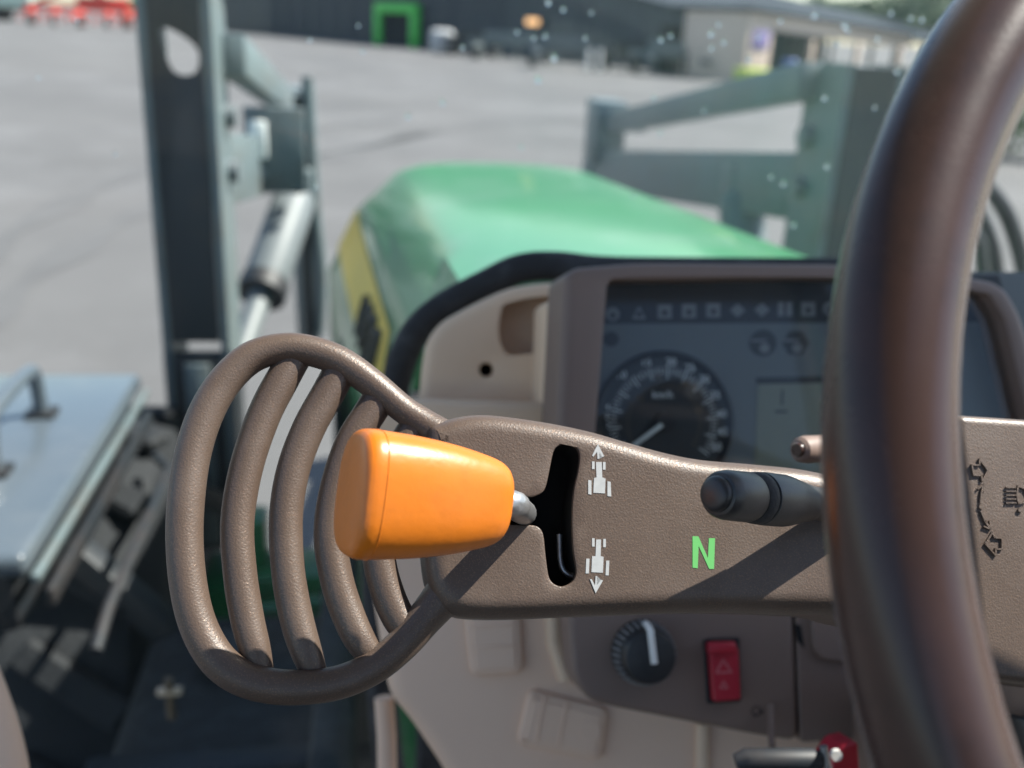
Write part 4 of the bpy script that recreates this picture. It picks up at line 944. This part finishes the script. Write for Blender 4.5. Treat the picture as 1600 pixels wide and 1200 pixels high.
# lever under the panel
ul = thing('under_panel_lever', 'dark grey grip of a lever below the switch panel', 'lever', P(1250, 1230, .50))
tube('grip', [P(1150, 1192, .5), P(1165, 1188, .5), P(1270, 1188, .5), P(1282, 1190, .5)], [.0045, .0062, .0062, .005], M['dark_and_unlit'], ul, 14); tube('shaft', [P(1215, 1190, .5), P(1240, 1300, .56)], .004, M['black'], ul, 8); tube('steel_strip', [P(1286, 1166, .5), P(1296, 1215, .5)], .0024, M['steel'], ul, 8)
rc = thing('red_plug', 'small red plug beside the wheel rim at the bottom', 'plug', P(1320, 1230, .52)); slab('plug_body', Plane(P(1320, 1190, .52), (0, -.9, .4)), rpoly(Plane(P(1320, 1190, .52), (0, -.9, .4)).uvs([(1318, 1166), (1342, 1160), (1348, 1240), (1296, 1240), (1300, 1190)]), .002), 0, .02, .002, M['red'], rc); lathe('plug_pin', P(1305, 1178, .515), -FW, [(0, 0), (0, .003), (.003, .003), (.003, 0)], M['white'], rc, 12)

# ------------------------------------------------------------------ beige dash
db = thing('dashboard', 'beige moulded dashboard around the brown instrument cluster', 'dashboard', P(800, 1180, .68))
WP = Plane(P(760, 560, .735), (-.08, -.93, .34))
wo = spline(WP.uvs([(652, 640), (658, 575), (666, 532), (688, 503), (740, 474), (792, 450), (835, 442), (900, 438), (960, 436), (960, 560), (960, 640), (800, 650), (700, 655)]), 3)
wo = rpoly(WP.uvs([(652, 660), (658, 575), (666, 532), (688, 503), (740, 474), (792, 450), (835, 442), (960, 436), (960, 660)]), .012)
rec = rpoly(WP.uvs([(786, 470), (900, 452), (905, 545), (790, 556), (778, 520)]), .008)
ho = [WP.uv(*q) for q in circ(760, 578, 11, 20)]
slab('left_wing', WP, wo, 0, .05, .009, M['beige'], db, [rec, ho], .035, None, None, 6, .002)
decal('recess_floor', WP, [inset(ccw(dedupe(rec)), -.0015)], -.036, .002, M['beige'], db); decal('socket_floor', WP, [inset(ccw(dedupe(ho)), -.001)], -.03, .002, M['void'], db)
# ledge below the wing
ld = [WP.w(*WP.uv(x, y), 0) for x, y in ((656, 632), (860, 606))]
box('ledge', WP.w(*WP.uv(760, 655), .02), (.17, .06, .03), M['beige'], db, (WP.a, WP.n, WP.b), .006, 3)
box('ledge_slot', WP.w(*WP.uv(815, 630), .022), (.045, .02, .004), M['void'], db, (WP.a, WP.n, WP.b), .001)
VP_ = Plane(P(865, 560, .69), (0, -.93, .36))
slab('cluster_cheek', VP_, rpoly(VP_.uvs([(853, 470), (900, 462), (900, 1000), (838, 1000)]), .006), 0, .05, .006, M['beige'], db)
# lower cover
LP = Plane(P(760, 1080, .655), (-.12, -.92, .37))
lo2 = rpoly(LP.uvs([(560, 820), (1340, 820), (1340, 1300), (740, 1300), (690, 1205), (640, 1130), (606, 1090), (597, 1040)]), .012)
slab('lower_cover', LP, lo2, 0, .05, .012, M['beige2'], db, step=.02)
def pad(pp, frm, rib_dir, nr):
    f = slab('vent_pad', LP, rpoly(LP.uvs(pp), .007), .006, .012, .003, M['beige2'], db)
    ins = inset(ccw(dedupe(rpoly(LP.uvs(pp), .006))), .0045); slab('pad_face', LP, ins, .0072, .004, .0012, M['beige2'], f)
    return f
p1 = pad([(722, 930), (812, 930), (818, 1050), (735, 1054)], 0, 0, 3)
for y in (975, 1008): bar('pad_rib', LP.at(736, y+4, .0074), LP.at(806, y, .0074), .0016, .0014, M['beige2'], p1, .0005, LP.n)
p2 = pad([(826, 1074), (950, 1104), (938, 1186), (806, 1160)], 0, 0, 3)
for x in (845, 880): bar('pad_rib', LP.at(x+6, 1088+(x-845)*.2, .0074), LP.at(x-8, 1160+(x-845)*.2, .0074), .0016, .0014, M['beige2'], p2, .0005, LP.n)
lathe('pad_dimple', LP.at(922, 1142, .0066), LP.n, [(0, 0), (0, .008), (.001, .0075), (.0012, .005), (.0006, 0)], M['beige2'], p2, 24)
tube('cover_ridge', [LP.at(862, 900, .002), LP.at(866, 1000, .002), LP.at(885, 1060, .002)], .006, M['beige'], db, 12); tube('cover_ridge', [LP.at(1098, 1130, .002), LP.at(1096, 1260, .002)], .005, M['beige'], db, 12)
tube('side_trim', [P(600, 1090, .70), P(604, 1150, .70), P(606, 1260, .70)], .007, M['beige2'], db, 12)
# dark footwell behind
box('bulkhead', (-.02, .86, 1.38), (.60, .05, .42), M['rubber'], db, None, .01)
# rubber seal between dash and windscreen
gk = spline([tuple(P(x, y, .80)) for x, y in ((612, 1230), (598, 1100), (590, 980), (590, 860), (598, 740), (612, 640), (624, 578), (648, 522), (690, 482), (760, 444), (812, 420), (870, 416), (960, 424), (1200, 426), (1330, 428), (1500, 444), (1600, 482))], 5, False)
tag(tube('rubber_seal', gk, .0125, M['rubber'], None, 14), 'black rubber seal arching around the beige dashboard', 'seal')
# ignition switch panel low right
KP = Plane(P(1580, 1130, .47), (.05, -.85, .5))
kp = thing('ignition_panel', 'pale sunlit panel with a black ignition knob right of the wheel rim', 'ignition panel', KP.at(1600, 1260))
slab('panel', KP, rpoly(KP.uvs([(1440, 1050), (1740, 1085), (1740, 1330), (1440, 1330)]), .006), 0, .03, .003, M['beige'], kp)
lathe('knob_collar', KP.at(1592, 1142), KP.n, [(0, 0), (0, .017), (.0015, .017), (.002, .0155), (.002, 0)], M['brown'], kp, 32); lathe('ignition_knob', KP.at(1596, 1150), KP.n, [(.001, 0), (.001, .012), (.012, .0105), (.014, .009), (.014, 0)], M['black'], kp, 28); box('key_grip', KP.at(1596, 1150, .018), (.006, .014, .018), M['black'], kp, (KP.a, KP.n, KP.b), .002)
# door trim corner at the lower left
dt = spline([tuple(P(x, y, .6)) for x, y in ((-40, 1040), (-20, 1090), (0, 1150), (14, 1215), (20, 1300))], 6, False)
tag(tube('door_trim', dt, .012, M['beige2'], None, 14), 'beige door trim edge in the lower left corner', 'door trim')
